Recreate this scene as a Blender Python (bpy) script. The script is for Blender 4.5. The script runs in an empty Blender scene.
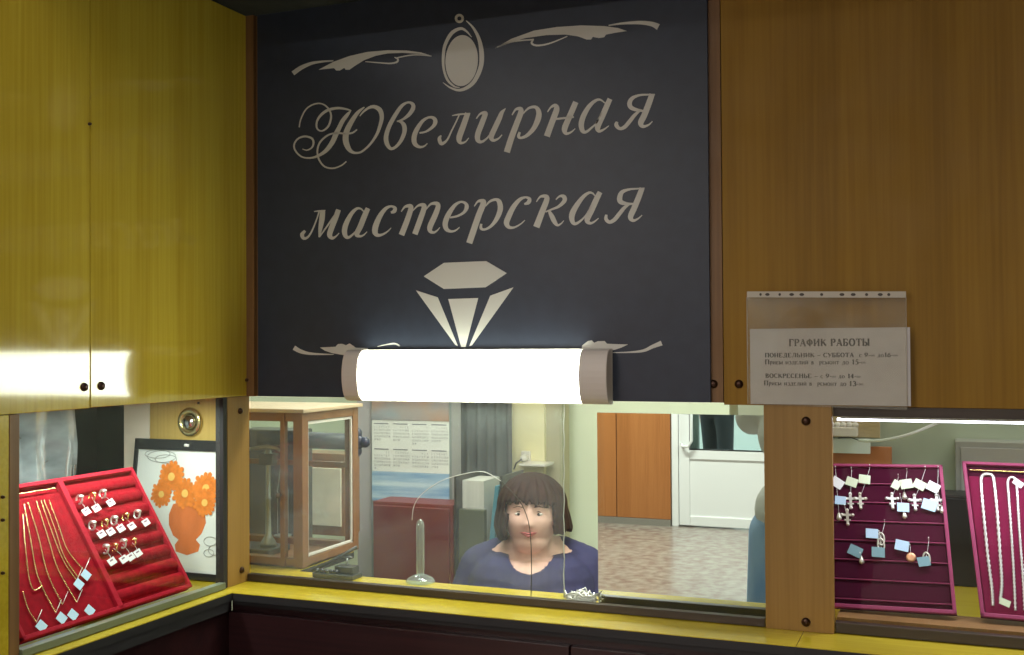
import bpy, bmesh, math, random
from mathutils import Vector, Matrix
random.seed(7)
SC = bpy.context.scene
COL = SC.collection
V = Vector

# ------------------------------------------------------------ camera, world, lights, exposure
YAW, PIT, ROL, FPX = math.radians(21.934), math.radians(.929), math.radians(-.352), 1089.05
CAM = V((0, -2.15, 1.6))
_f = V((-math.sin(YAW)*math.cos(PIT), math.cos(YAW)*math.cos(PIT), math.sin(PIT)))
_r = V((math.cos(YAW), math.sin(YAW), 0))
_u = _r.cross(_f)
RR = math.cos(ROL)*_r + math.sin(ROL)*_u
UU = -math.sin(ROL)*_r + math.cos(ROL)*_u
cd = bpy.data.cameras.new('camera')
cd.sensor_width = 36; cd.lens = 36*FPX/1024; cd.clip_start = .05
co = bpy.data.objects.new('camera', cd); COL.objects.link(co)
m = Matrix((RR, UU, -_f)).transposed().to_4x4(); m.translation = CAM
co.matrix_world = m
SC.camera = co

SC.view_settings.view_transform = 'Standard'
SC.view_settings.look = 'None'
SC.view_settings.gamma = 1
SC.view_settings.use_curve_mapping = False
SC.view_settings.exposure = 0.0
SC.cycles.max_bounces = 10
SC.cycles.transparent_max_bounces = 24
SC.cycles.sample_clamp_indirect = 6

w = bpy.data.worlds.new('daylight'); SC.world = w; w.use_nodes = True
w.node_tree.nodes['Background'].inputs[0].default_value = (.80, .93, 1, 1)
w.node_tree.nodes['Background'].inputs[1].default_value = 2.4

def area(name, loc, rot, sx, sy, power, col):
    d = bpy.data.lights.new(name, 'AREA'); d.shape = 'RECTANGLE'
    d.size = sx; d.size_y = sy; d.energy = power; d.color = col
    o = bpy.data.objects.new(name, d); COL.objects.link(o); o.location = loc; o.rotation_euler = rot
    return o
# hall: ceiling troffers (their fixtures are built with the hall), light comes from these
for x, y, p in ((-2.6, -5.7, 115), (.4, -5.7, 80), (-2.6, -3.6, 30), (.6, -3.4, 10)):
    area('hall_light', (x, y, 2.94), (0, 0, 0), 1.15, .26, p, (1, .97, .92))
# booth: work light under the booth ceiling, added fill lights, display-case strips
area('booth_light', (-1.0, .42, 2.30), (.25, 0, 0), .9, .3, 28, (1, .97, .90))
area('booth_light', (-2.1, 1.25, 2.30), (0, 0, 0), .6, .3, 12, (1, .97, .90))  # added fill, brightens the room seen through the balance case
area('fill_light', (-.98, .105, 1.64), (math.radians(62), 0, math.radians(14)), .34, .06, 3.0, (1, .95, .88))  # added unseen lamp giving the woman's face front light
area('hall_light', (-1.0, -1.45, 2.94), (0, 0, 0), 1.5, .8, 10, (1, .97, .92))  # added fill without a fitting, lights the bystander's front
area('booth_light', (.35, .36, 2.30), (0, 0, 0), .7, .2, 7, (1, .97, .90))  # added fill, brightens the background behind the right trays
area('case_light', (-1.66, -.36, 1.468), (0, 0, 0), .03, .5, 3.0, (.92, 1, .95))
area('case_light', (.28, .062, 1.443), (0, 0, 0), .92, .012, 2.6, (.86, .86, 1))
LAMP_E = 17

# ------------------------------------------------------------ projection helpers
def ray(x, y): return (x-512)*RR - (y-327.5)*UU + FPX*_f
def at(x, y, ax, v):
    d = ray(x, y); i = 'XYZ'.index(ax)
    return CAM + d*((v-CAM[i])/d[i])
def hit(x, y, P, n):
    d = ray(x, y)
    return CAM + d*(((P-CAM).dot(n))/d.dot(n))

# ------------------------------------------------------------ mesh builder
class MB:
    def __init__(s): s.v = []; s.f = []; s.sm = []
    def add(s, vs, fs, smooth=False):
        b = len(s.v); s.v += [V(p) for p in vs]
        s.f += [tuple(b+i for i in f) for f in fs]; s.sm += [smooth]*len(fs)
        return s
    def box(s, a, b):
        x0, x1 = sorted((a[0], b[0])); y0, y1 = sorted((a[1], b[1])); z0, z1 = sorted((a[2], b[2]))
        vs = [(x, y, z) for z in (z0, z1) for y in (y0, y1) for x in (x0, x1)]
        return s.add(vs, [(0,2,3,1),(4,5,7,6),(0,1,5,4),(2,6,7,3),(0,4,6,2),(1,3,7,5)])
    def obox(s, O, u, v, n, a, b):
        "box in a frame: a,b are opposite corners in (u,v,n) coordinates"
        lo = [min(a[i], b[i]) for i in range(3)]; hi = [max(a[i], b[i]) for i in range(3)]
        vs = [O+u*x+v*y+n*z for z in (lo[2], hi[2]) for y in (lo[1], hi[1]) for x in (lo[0], hi[0])]
        return s.add(vs, [(0,2,3,1),(4,5,7,6),(0,1,5,4),(2,6,7,3),(0,4,6,2),(1,3,7,5)])
    def prism(s, pts, d):
        "closed polygon pts extruded by vector d"
        n = len(pts); pts = [V(p) for p in pts]; d = V(d)
        fs = [tuple(range(n)), tuple(range(2*n-1, n-1, -1))] + [(i, (i+1) % n, n+(i+1) % n, n+i) for i in range(n)]
        return s.add(pts+[p+d for p in pts], fs)
    def tube(s, pts, r, seg=8, cap=True, closed=False):
        pts = [V(p) for p in pts]; n = len(pts)
        rs = r if isinstance(r, (list, tuple)) else [r]*n
        rings = []; ref = None
        for i, p in enumerate(pts):
            a = pts[(i-1) % n] if (i or closed) else p; b = pts[(i+1) % n] if (i < n-1 or closed) else p
            t = (b-a).normalized()
            if ref is None: ref = t.orthogonal()
            ref = (ref - t*ref.dot(t))
            ref = ref.normalized() if ref.length > 1e-6 else t.orthogonal()
            q = t.cross(ref)
            rings.append([p + (ref*math.cos(2*math.pi*k/seg) + q*math.sin(2*math.pi*k/seg))*rs[i] for k in range(seg)])
        vs = [p for rg in rings for p in rg]; fs = []
        for i in range(n if closed else n-1):
            j = (i+1) % n
            for k in range(seg):
                fs.append((i*seg+k, i*seg+(k+1) % seg, j*seg+(k+1) % seg, j*seg+k))
        if cap and not closed:
            fs.append(tuple(range(seg-1, -1, -1))); fs.append(tuple((n-1)*seg+k for k in range(seg)))
        return s.add(vs, fs, True)
    def ell(s, c, r, seg=20, rings=12, M=None):
        c = V(c); vs = []; fs = []
        if not isinstance(r, (list, tuple, Vector)): r = (r, r, r)
        for i in range(rings+1):
            th = math.pi*i/rings
            for k in range(seg):
                ph = 2*math.pi*k/seg
                p = V((r[0]*math.sin(th)*math.cos(ph), r[1]*math.sin(th)*math.sin(ph), r[2]*math.cos(th)))
                vs.append(c + (M @ p if M else p))
        for i in range(rings):
            for k in range(seg):
                fs.append((i*seg+k, (i+1)*seg+k, (i+1)*seg+(k+1) % seg, i*seg+(k+1) % seg))
        return s.add(vs, fs, True)
    def lathe(s, c, axis, prof, seg=24):
        "prof: (radius, height) along axis"
        c = V(c); ax = V(axis).normalized(); a = ax.orthogonal().normalized(); b = ax.cross(a)
        vs = [c + ax*h + (a*math.cos(2*math.pi*k/seg) + b*math.sin(2*math.pi*k/seg))*max(r, 1e-5) for r, h in prof for k in range(seg)]
        fs = [(i*seg+k, i*seg+(k+1) % seg, (i+1)*seg+(k+1) % seg, (i+1)*seg+k) for i in range(len(prof)-1) for k in range(seg)]
        fs += [tuple(range(seg-1, -1, -1)), tuple((len(prof)-1)*seg+k for k in range(seg))]
        return s.add(vs, fs, True)
    def caps(s, pts, rs, seg=14):
        "tapered limb: spheres along a dense path (for remeshing)"
        for i in range(len(pts)-1):
            a, b = V(pts[i]), V(pts[i+1]); n = max(2, int((b-a).length/.02))
            for k in range(n+1):
                t = k/n; s.ell(a.lerp(b, t), rs[i]+(rs[i+1]-rs[i])*t, seg, 8)
        return s
    def build(s, name, mat, parent=None, bevel=0):
        me = bpy.data.meshes.new(name)
        off = parent_world(parent) if parent else None
        if off is None:
            xs = [p.x for p in s.v]; ys = [p.y for p in s.v]; zs = [p.z for p in s.v]
            off = V(((min(xs)+max(xs))/2, (min(ys)+max(ys))/2, min(zs)))
            loc = off
        else: loc = None
        me.from_pydata([tuple(p-off) for p in s.v], [], s.f)
        for p, sm in zip(me.polygons, s.sm): p.use_smooth = sm
        me.materials.append(mat)
        bm = bmesh.new(); bm.from_mesh(me); bmesh.ops.recalc_face_normals(bm, faces=bm.faces); bm.to_mesh(me); bm.free()
        o = bpy.data.objects.new(name, me); COL.objects.link(o)
        if parent: o.parent = parent
        else: o.location = loc
        if bevel:
            b = o.modifiers.new('bevel', 'BEVEL'); b.width = bevel; b.segments = 2; b.limit_method = 'ANGLE'
        return o
def parent_world(o):
    p = V(o.location)
    while o.parent: o = o.parent; p += V(o.location)
    return p
def tag(o, label=None, cat=None, group=None, kind=None):
    if label: o['label'] = label
    if cat: o['category'] = cat
    if group: o['group'] = group
    if kind: o['kind'] = kind
    return o
def thing(name, loc, label, cat, group=None):
    o = bpy.data.objects.new(name, None); COL.objects.link(o); o.location = loc; o.empty_display_size = .02
    return tag(o, label, cat, group)
def struct(mb, name, mat, bevel=0): return tag(mb.build(name, mat, None, bevel), kind='structure')

# ------------------------------------------------------------ materials
def lin(c): return tuple(((x/255)/12.92 if x/255 <= .04045 else ((x/255+.055)/1.055)**2.4) for x in c)
def mat(name, col, rough=.5, metal=0, noise=0, scale=(8, 8, 8), col2=None, bump=0, emit=0, emc=None, coat=0, spec=.5, detail=4, sheen=0, trans=0):
    m = bpy.data.materials.new(name); m.use_nodes = True
    nt = m.node_tree; b = nt.nodes['Principled BSDF']
    b.inputs['Base Color'].default_value = (*col, 1); b.inputs['Roughness'].default_value = rough
    b.inputs['Metallic'].default_value = metal; b.inputs['Specular IOR Level'].default_value = spec
    if coat: b.inputs['Coat Weight'].default_value = coat; b.inputs['Coat Roughness'].default_value = .06
    if sheen: b.inputs['Sheen Weight'].default_value = sheen; b.inputs['Sheen Tint'].default_value = (*[min(1, c*3+.1) for c in col], 1)
    if trans: b.inputs['Transmission Weight'].default_value = trans
    if emit: b.inputs['Emission Color'].default_value = (*(emc or col), 1); b.inputs['Emission Strength'].default_value = emit
    if noise or col2 or bump:
        tc = nt.nodes.new('ShaderNodeTexCoord'); mp = nt.nodes.new('ShaderNodeMapping'); mp.inputs['Scale'].default_value = scale
        ns = nt.nodes.new('ShaderNodeTexNoise'); ns.inputs['Scale'].default_value = 1; ns.inputs['Detail'].default_value = detail
        nt.links.new(tc.outputs['Object'], mp.inputs[0]); nt.links.new(mp.outputs[0], ns.inputs['Vector'])
        if noise or col2:
            cr = nt.nodes.new('ShaderNodeValToRGB'); c2 = col2 or tuple(c*(1-noise) for c in col)
            cr.color_ramp.elements[0].position = .33; cr.color_ramp.elements[1].position = .67
            cr.color_ramp.elements[0].color = (*c2, 1); cr.color_ramp.elements[1].color = (*col, 1)
            nt.links.new(ns.outputs['Fac'], cr.inputs[0]); nt.links.new(cr.outputs[0], b.inputs['Base Color'])
        if bump:
            bp = nt.nodes.new('ShaderNodeBump'); bp.inputs['Strength'].default_value = bump; bp.inputs['Distance'].default_value = .01
            nt.links.new(ns.outputs['Fac'], bp.inputs['Height']); nt.links.new(bp.outputs[0], b.inputs['Normal'])
    return m
def glass(name, tint=(1, 1, 1), haze=0.0, hazecol=(.8, .85, .9), refl=1.0, sheet=False):
    m = bpy.data.materials.new(name); m.use_nodes = True; nt = m.node_tree; nt.nodes.clear(); N = nt.nodes.new; L = nt.links.new
    out = N('ShaderNodeOutputMaterial'); tr = N('ShaderNodeBsdfTransparent'); tr.inputs[0].default_value = (*tint, 1)
    gl = N('ShaderNodeBsdfGlossy'); gl.inputs['Roughness'].default_value = .01
    fr = N('ShaderNodeFresnel'); fr.inputs[0].default_value = 1.45
    mu = N('ShaderNodeMath'); mu.operation = 'MULTIPLY'; mu.inputs[1].default_value = refl
    mx = N('ShaderNodeMixShader'); L(fr.outputs[0], mu.inputs[0])
    ge = N('ShaderNodeNewGeometry'); iv = N('ShaderNodeMath'); iv.operation = 'SUBTRACT'; iv.inputs[0].default_value = 1.0
    m3 = N('ShaderNodeMath'); m3.operation = 'MULTIPLY'; m3.inputs[1].default_value = 1
    L(mu.outputs[0], m3.inputs[0])
    if not sheet: L(ge.outputs['Backfacing'], iv.inputs[1]); L(iv.outputs[0], m3.inputs[1])
    L(m3.outputs[0], mx.inputs[0]); L(tr.outputs[0], mx.inputs[1]); L(gl.outputs[0], mx.inputs[2])
    last = mx
    if haze:
        df = N('ShaderNodeBsdfDiffuse'); df.inputs[0].default_value = (*hazecol, 1)
        m2 = N('ShaderNodeMixShader')
        tc = N('ShaderNodeTexCoord'); mp = N('ShaderNodeMapping'); mp.inputs['Scale'].default_value = (5, 5, 9); mp.inputs['Rotation'].default_value = (0, .6, 0)
        ns = N('ShaderNodeTexNoise'); ns.inputs['Scale'].default_value = 1.3; ns.inputs['Detail'].default_value = 5
        mr = N('ShaderNodeMapRange'); mr.inputs[1].default_value = .3; mr.inputs[2].default_value = .75; mr.inputs[3].default_value = haze*.35; mr.inputs[4].default_value = haze*1.7
        L(tc.outputs['Object'], mp.inputs[0]); L(mp.outputs[0], ns.inputs['Vector']); L(ns.outputs['Fac'], mr.inputs[0]); L(mr.outputs[0], m2.inputs[0])
        L(mx.outputs[0], m2.inputs[1]); L(df.outputs[0], m2.inputs[2]); last = m2
    L(last.outputs[0], out.inputs[0])
    return m
def wood(name, c1, c2, rough=.3, coat=0, grain='Z', sc=(60, 60, 1.4), spec=.5):
    "veneer: streaks along one axis plus broad tone bands"
    m = mat(name, c1, rough, coat=coat, spec=spec); nt = m.node_tree; b = nt.nodes['Principled BSDF']; N = nt.nodes.new; L = nt.links.new
    sc = {'Z': (55, 55, 1.2), 'X': (1.2, 55, 55), 'Y': (55, 1.2, 55)}[grain] if sc == (60, 60, 1.4) else sc
    tc = N('ShaderNodeTexCoord'); mp = N('ShaderNodeMapping'); mp.inputs['Scale'].default_value = sc
    n1 = N('ShaderNodeTexNoise'); n1.inputs['Scale'].default_value = 2.4; n1.inputs['Detail'].default_value = 6
    mp2 = N('ShaderNodeMapping'); mp2.inputs['Scale'].default_value = tuple(x*.14 for x in sc)
    n2 = N('ShaderNodeTexNoise'); n2.inputs['Scale'].default_value = 1.6; n2.inputs['Detail'].default_value = 3
    for a, n in ((mp, n1), (mp2, n2)): L(tc.outputs['Object'], a.inputs[0]); L(a.outputs[0], n.inputs['Vector'])
    ad = N('ShaderNodeMath'); ad.operation = 'ADD'; L(n1.outputs['Fac'], ad.inputs[0]); L(n2.outputs['Fac'], ad.inputs[1])
    cr = N('ShaderNodeValToRGB'); cr.color_ramp.elements[0].position = .38; cr.color_ramp.elements[1].position = .62
    mh = N('ShaderNodeMath'); mh.operation = 'MULTIPLY'; mh.inputs[1].default_value = .5; L(ad.outputs[0], mh.inputs[0])
    cr.color_ramp.elements[0].color = (*c2, 1); cr.color_ramp.elements[1].color = (*c1, 1)
    L(mh.outputs[0], cr.inputs[0]); L(cr.outputs[0], b.inputs['Base Color'])
    # worn, slightly uneven gloss
    n3 = N('ShaderNodeTexNoise'); n3.inputs['Scale'].default_value = 9; n3.inputs['Detail'].default_value = 6; L(tc.outputs['Object'], n3.inputs['Vector'])
    mr = N('ShaderNodeMapRange'); mr.inputs[3].default_value = rough*.75; mr.inputs[4].default_value = rough*1.3; L(n3.outputs['Fac'], mr.inputs[0]); L(mr.outputs[0], b.inputs['Roughness'])
    return m

M = {}
M['panel'] = wood('lit_laminate', (.57, .425, .045), (.46, .32, .026), .09, coat=.6)  # panel wood in its lamp-lit tone, the light put into the colour
M['panel_w'] = wood('shaded_laminate', (.31, .165, .016), (.235, .12, .009), .5, spec=.25)  # same panel wood in a dimmer tone, weaker light put into the colour
M['post'] = wood('post_laminate', (.34, .19, .045), (.27, .145, .03), .45)
M['strip'] = wood('edge_strip', (.24, .12, .04), (.17, .08, .025), .5)
M['ledge'] = wood('ledge_laminate', (.60, .46, .035), (.50, .37, .022), .18, coat=.3, grain='X')
M['bead'] = wood('dark_bead', (.05, .032, .022), (.028, .018, .013), .4, grain='X')
M['mahog'] = wood('mahogany_laminate', (.040, .012, .013), (.020, .007, .009), .3, grain='X')
M['dark'] = mat('dark_paint', (.02, .018, .02), .6)
M['canopy'] = mat('dusty_dark_board', (.035, .038, .03), .8, noise=.5, scale=(9, 9, 9), bump=.4)
M['sign'] = mat('sign_board', (.036, .045, .072), .36, noise=.12, scale=(30, 30, 30), spec=.35)
M['letter'] = mat('silver_vinyl', (.64, .63, .60), .45, metal=.0)
M['screw'] = mat('bronze_screw', (.06, .03, .02), .3, metal=.8)
M['white'] = mat('white_plastic', (.74, .70, .66), .35)
M['lampcap'] = mat('aged_white_plastic', (.66, .60, .57), .4)
M['lampcol'] = mat('lamp_diffuser', (.95, 1, .9), .5, emit=LAMP_E, emc=(.93, 1, .80))
M['ink'] = mat('ink', (.035, .035, .04), .7)
M['paper'] = mat('paper', (.56, .53, .53), .6, noise=.08, scale=(20, 20, 20))
M['sleeve'] = glass('clear_sleeve', (.97, .97, .95), .10, (.8, .75, .65), .5)
M['sleeve_strip'] = mat('sleeve_strip', (.50, .45, .38), .4)
M['glass'] = glass('window_glass', (.93, .97, .95), .078, (.6, .68, .72), 1.0)
M['glass2'] = glass('clean_glass', (.96, .99, .97), 0, (.8, .9, .8), .8)
M['glass_case'] = glass('case_glass', (.96, .98, .97), .02, (.8, .8, .8), .7)
M['clear'] = glass('clear_plastic', (.86, .93, .95), .42, (.75, .85, .9), 2.0, True)
M['crystal'] = glass('moulded_glass', (.85, .92, .92), .14, (.75, .85, .88), 2.6)
M['crackl'] = mat('crack_light', (.75, .78, .75), .2)
M['crackd'] = mat('crack_dark', (.06, .06, .05), .3)
M['mirror'] = mat('mirror_silver', (.93, .95, .93), .0, metal=1)
M['medge'] = mat('mirror_edge', (.18, .25, .22), .2)

# ------------------------------------------------------------ stroke lettering
def smooth_path(pts, sub=7):
    out = []; n = len(pts)
    if n < 3: return [tuple(p) for p in pts]
    for i in range(n-1):
        p0 = pts[max(i-1, 0)]; p1 = pts[i]; p2 = pts[i+1]; p3 = pts[min(i+2, n-1)]
        for k in range(sub):
            t = k/sub
            out.append(tuple(.5*((2*b)+(c-a)*t+(2*a-5*b+4*c-d)*t*t+(-a+3*b-3*c+d)*t**3) for a, b, c, d in zip(p0, p1, p2, p3)))
    out.append(tuple(pts[-1]))
    return out
def stroke(mb, pts, fmap, ext, smooth=True):
    "pts (x,y,width); fmap turns x,y into a point of the surface; ext = thickness vector"
    P = smooth_path(pts) if smooth else pts; n = len(P); A = []; B = []
    for i, (x, y, wd) in enumerate(P):
        x0, y0 = P[max(i-1, 0)][:2]; x1, y1 = P[min(i+1, n-1)][:2]
        dx, dy = x1-x0, y1-y0; l = math.hypot(dx, dy) or 1; nx, ny = -dy/l, dx/l; wd = max(wd, .01)
        A.append(fmap(x+nx*wd/2, y+ny*wd/2)); B.append(fmap(x-nx*wd/2, y-ny*wd/2))
    vs = A+B+[p+ext for p in A]+[p+ext for p in B]; fs = []
    for i in range(n-1):
        fs += [(i, i+1, n+i+1, n+i), (2*n+i, 2*n+i+1, 3*n+i+1, 3*n+i), (i, i+1, 2*n+i+1, 2*n+i), (n+i, n+i+1, 3*n+i+1, 3*n+i)]
    fs += [(0, n, 3*n, 2*n), (n-1, 2*n-1, 4*n-1, 3*n-1)]
    mb.add(vs, fs)

# ============================================================ THE BOOTH FRONT
XL = -1.533; ZL = 1.052; ZP = 1.484; XR = 1.25
# front wall panels
o = MB().box((-.416, 0, 1.480), (XR, .018, 2.38)); wf = struct(o, 'wall_front', M['panel_w'], .001)
b = MB().box((-1.533, 0, 1.484), (-.4175, .018, 2.38)); b.build('backing_panel', M['strip'], wf)
def screw(x, y, ax, v, parent, nrm, r=.0085):
    p = at(x, y, ax, v); MB().lathe(p, nrm, [(r, -.002), (r, .002), (r*.75, .005), (r*.3, .0065), (0, .0065)], 16).build('screw', M['screw'], parent)
screw(739, 384, 'Y', 0, wf, (0, -1, 0))
screw(713.5, 384, 'Y', 0, wf, (0, -1, 0))
# left wall
wl = struct(MB().box((XL-.018, -.511, 1.485), (XL, -.0005, 2.38)), 'wall_left', M['panel'], .0012)
MB().box((XL-.018, -1.6, 1.484), (XL, -.513, 2.38)).build('panel', M['panel'], wl, .0012)
MB().box((XL, -.012, 1.484), (XL+.021, 0, 2.38)).build('edge_strip', M['strip'], wf)
for x, y in ((84, 387), (101, 386)): screw(x, y, 'X', XL, wl, (1, 0, 0))
screw(246, 380, 'X', XL, wl, (1, 0, 0), .004)
screw(89, 124, 'X', XL, wl, (1, 0, 0), .003)
# dark canopy over the booth front
struct(MB().box((XL-.3, -.75, 2.385), (XR+.3, .9, 2.43)), 'ceiling_canopy', M['canopy'])
bpy.data.objects['ceiling_canopy'].name = 'ceiling'
# posts
t1 = struct(MB().box((XL-.03, -.084, ZL), (XL, -.001, 1.4845)), 'trim_1', M['post'], .001)
screw(240, 411, 'X', XL, t1, (1, 0, 0), .0075); screw(241.5, 570, 'X', XL, t1, (1, 0, 0), .0075)
t2 = struct(MB().box((-.337, -.014, ZL), (-.21, .004, 1.4835)), 'trim_2', M['post'], .001)
screw(806, 421, 'Y', -.014, t2, (0, -1, 0)); screw(806, 622, 'Y', -.014, t2, (0, -1, 0))
struct(MB().box((XL-.022, -.099, ZL), (XL-.001, -.0855, 1.484)), 'trim_3', M['dark'])
# left window surround, far stile and outer panel
struct(MB().box((XL-.02, -.705, ZL), (XL, -.683, 1.483)), 'trim_4', M['strip'], .001)
wl2 = MB().box((XL-.018, -1.6, ZL), (XL, -.7065, 1.483)).build('side_panel', M['ledge'], wl, .001)
for y in (497, 520, 573): screw(2, y, 'X', XL, wl, (1, 0, 0), .003)
# beads holding the panes
struct(MB().box((XL+.001, -.012, ZL+.001), (-.339, .006, 1.069)), 'trim_5', M['bead'], .001)
struct(MB().box((XL-.012, -.682, ZL+.001), (XL+.006, -.1, 1.067)), 'trim_6', mat('grey_bead', (.16, .19, .13), .35), .001)
struct(MB().box((-.209, -.006, ZL+.001), (XR, .012, 1.073)), 'trim_7', M['bead'], .001)
struct(MB().box((-.209, .001, 1.461), (XR, .03, 1.4795)), 'trim_8', M['bead'])
# ledge (one worktop round the corner)
lg = MB(); ZT = 1.0502
lg.box((-1.493, -.122, ZT), (-.2665, .128, ZL)); lg.box((-.2655, -.122, ZT), (XR, .62, ZL)); lg.box((-2.02, -1.6, ZT), (-1.494, .128, ZL)); lg.box((-2.3, .129, ZT), (-1.486, .40, ZL))
lb = MB()
lb.box((-1.492, -.1215, 1.034), (-.2665, .128, ZT-.0003)); lb.box((-.2662, -.1215, 1.034), (XR, .62, ZT-.0003)); lb.box((-2.02, -1.6, 1.034), (-1.4935, .128, ZT-.0003)); lb.box((-2.3, .129, 1.034), (-1.486, .40, ZT-.0003))
wt = lg.build('worktop', M['ledge'], None); lb.build('edge_core', M['dark'], wt)
tag(bpy.data.objects['worktop'], 'yellow laminate ledge running round the corner below the booth windows', 'counter')
# cupboards below
cb = thing('counter_cabinet', (-.5, -.05, 0), 'dark mahogany cupboard front below the yellow ledge', 'cabinet')
MB().box((-1.513, -.095, .08), (XR, .1, 1.0335)).build('body', M['mahog'], cb)
MB().box((-1.496, -.110, 1.022), (XR, -.0955, 1.0335)).build('edge_band', M['dark'], cb)
xs = [-1.513, at(570, 640, 'Y', -.11)[0], .35]
for i in range(2):
    d = MB().box((xs[i]+.002, -.112, .1), (xs[i+1]-.002, -.0955, 1.006)).build('door', M['mahog'], cb, .001)
    for sx in ((1,) if i % 2 == 0 else (-1,)):
        kx = xs[i+1]-.024 if sx > 0 else xs[i]+.024
        MB().lathe((kx, -.112, .978), (0, -1, 0), [(.009, 0), (.009, .003), (.005, .006), (0, .0065)], 14).build('knob', M['screw'], d)
cb2 = thing('counter_cabinet', (-1.7, -.8, 0), 'dark mahogany cupboard front under the left display window', 'cabinet')
MB().box((-2.0, -1.6, .08), (-1.514, -.096, 1.0335)).build('body', M['mahog'], cb2)
MB().box((-1.515, -1.6, 1.012), (-1.497, -.13, 1.0335)).build('edge_band', M['dark'], cb2)

# sign board
sg = thing('sign_board', (-.976, -.004, 1.4845), 'dark navy jewellery workshop sign with silver Cyrillic lettering and diamond', 'sign')
MB().box((at(257.5, 200, 'Y', -.009).x, -.009, 1.4845), (-.4405, -.0005, 2.379)).build('board', M['sign'], sg, .001)
SY = -.009; EX = V((0, -.0006, 0))
def smap(ox, oy, s): return lambda x, y: at(ox+x/s, oy+y/s, 'Y', SY)
def glyph(name, frame, strokes, polys=()):
    mb = MB(); f = smap(*frame)
    for st in strokes: stroke(mb, st, f, EX)
    for pl in polys: mb.prism([f(x, y) for x, y in pl], EX)
    return mb.build(name, M['letter'], sg)
A1 = (285, 90, 7.28); A2 = (375, 90, 8.19); A3 = (470, 90, 8.19); A4 = (560, 80, 8.19)
B5 = (290, 190, 9.31); B6 = (390, 180, 9.31); B7 = (490, 175, 8.73); B8 = (560, 175, 10.08)
glyph('letter', A1, [
 [(104,272,8),(115,215,9),(150,145,9),(200,108,10),(255,98,10),(300,118,11),(330,160,12),(335,205,14),(318,260,14),(285,292,12),(255,297,11),(232,275,12),(233,230,14),(260,185,18),(310,148,20),(380,132,18),(440,138,14),(482,150,8)],
 [(482,148,4),(455,180,24),(420,225,30),(395,275,32),(372,320,36),(345,380,34),(300,440,28),(240,480,18),(180,495,12),(120,485,11),(75,440,12),(68,395,12),(95,355,12),(145,338,14),(195,352,15),(208,385,14),(195,420,11),(160,438,9),(128,430,7)],
 [(447,520,9),(410,550,9),(350,570,11),(290,558,12),(250,510,12),(236,450,12),(250,390,13),(290,345,13),(335,320,12),(390,314,12),(440,318,14),(490,312,12),(525,288,9)],
 [(578,125,8),(530,165,24),(485,230,34),(450,300,40),(442,360,42),(455,410,38),(480,445,26),(515,458,16),(560,448,14),(620,395,15),(670,320,20),(698,240,26),(705,190,30),(690,145,34),(650,122,26),(610,130,18),(570,160,12),(545,190,6)]])
glyph('letter', A2, [[(180,258,10),(230,240,18),(280,200,30),(312,150,34),(308,115,28),(270,102,16),(220,130,26),(170,200,32),(120,290,34),(93,370,36),(95,430,36),(125,478,26),(165,470,22),(210,420,28),(240,350,34),(240,295,36),(215,262,24),(180,255,10)]])
glyph('letter', A2, [[(365,352,14),(420,340,16),(475,300,26),(495,260,34),(480,230,28),(440,225,18),(390,255,26),(345,320,36),(322,380,40),(325,435,38),(360,465,24),(400,462,14),(430,437,7)]])
glyph('letter', A2, [[(543,372,10),(528,400,30),(545,440,28),(590,410,16),(630,330,12),(665,260,11),(690,205,10)], [(632,210,7),(690,200,14),(780,192,10)], [(760,190,42),(725,290,46),(690,390,46),(700,432,26),(740,425,12),(768,392,6)]])
glyph('letter', A3, [[(52,235,8),(85,195,16),(125,190,36),(118,220,42),(95,280,44),(65,360,44),(65,410,38),(95,425,22),(140,395,14),(175,350,12)], [(293,150,4),(262,185,30),(240,235,40),(205,310,42),(175,380,42),(190,412,26),(230,400,14),(263,367,7)]])
glyph('letter', A3, [[(345,205,8),(375,160,18),(415,155,34),(415,190,44),(385,270,46),(340,390,48),(302,510,50)], [(430,200,8),(480,150,18),(535,140,26),(562,175,40),(560,230,46),(525,310,38),(470,370,28),(420,392,20),(398,380,24),(408,345,18)]])
nb = MB(); f3 = smap(*A3); f4 = smap(*A4)
stroke(nb, [(635,180,8),(665,140,16),(700,128,32),(710,160,46),(685,230,48),(655,310,48),(630,380,50)], f3, EX)
stroke(nb, [(700,238,16),(819,225,16),(850,220,16)], f3, EX)
stroke(nb, [(130,180,44),(100,250,46),(65,330,46),(38,400,46),(50,438,26),(90,428,14),(125,398,7)], f4, EX)
nb.build('letter', M['letter'], sg)
glyph('letter', A4, [[(372,192,8),(330,162,16),(290,170,24),(240,215,34),(195,290,42),(175,360,44),(185,415,36),(215,425,22),(260,390,16),(300,350,12),(340,270,10)], [(410,155,40),(385,210,44),(350,290,46),(310,380,46),(320,418,28),(360,405,14),(400,375,7)]])
glyph('letter', A4, [[(468,342,20),(462,370,34),(490,398,26),(530,385,30),(570,340,32),(610,290,28),(655,250,16)], [(690,255,16),(630,245,26),(582,225,36),(570,190,38),(592,150,30),(650,125,18),(720,120,14),(778,118,8)], [(755,116,44),(725,200,48),(690,290,48),(662,350,46),(680,380,28),(725,368,14),(758,338,7)]])
glyph('letter', B5, [[(142,380,22),(113,415,36),(130,450,28),(170,435,18),(210,370,14),(250,270,12),(272,200,12)], [(225,200,8),(270,195,14),(330,190,10)], [(305,190,46),(298,270,50),(283,360,36),(272,440,12)], [(275,438,10),(330,360,14),(400,260,16),(450,190,16)], [(452,183,44),(425,260,48),(385,360,50),(370,420,46),(395,448,28),(430,430,14),(458,400,7)]])
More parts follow.
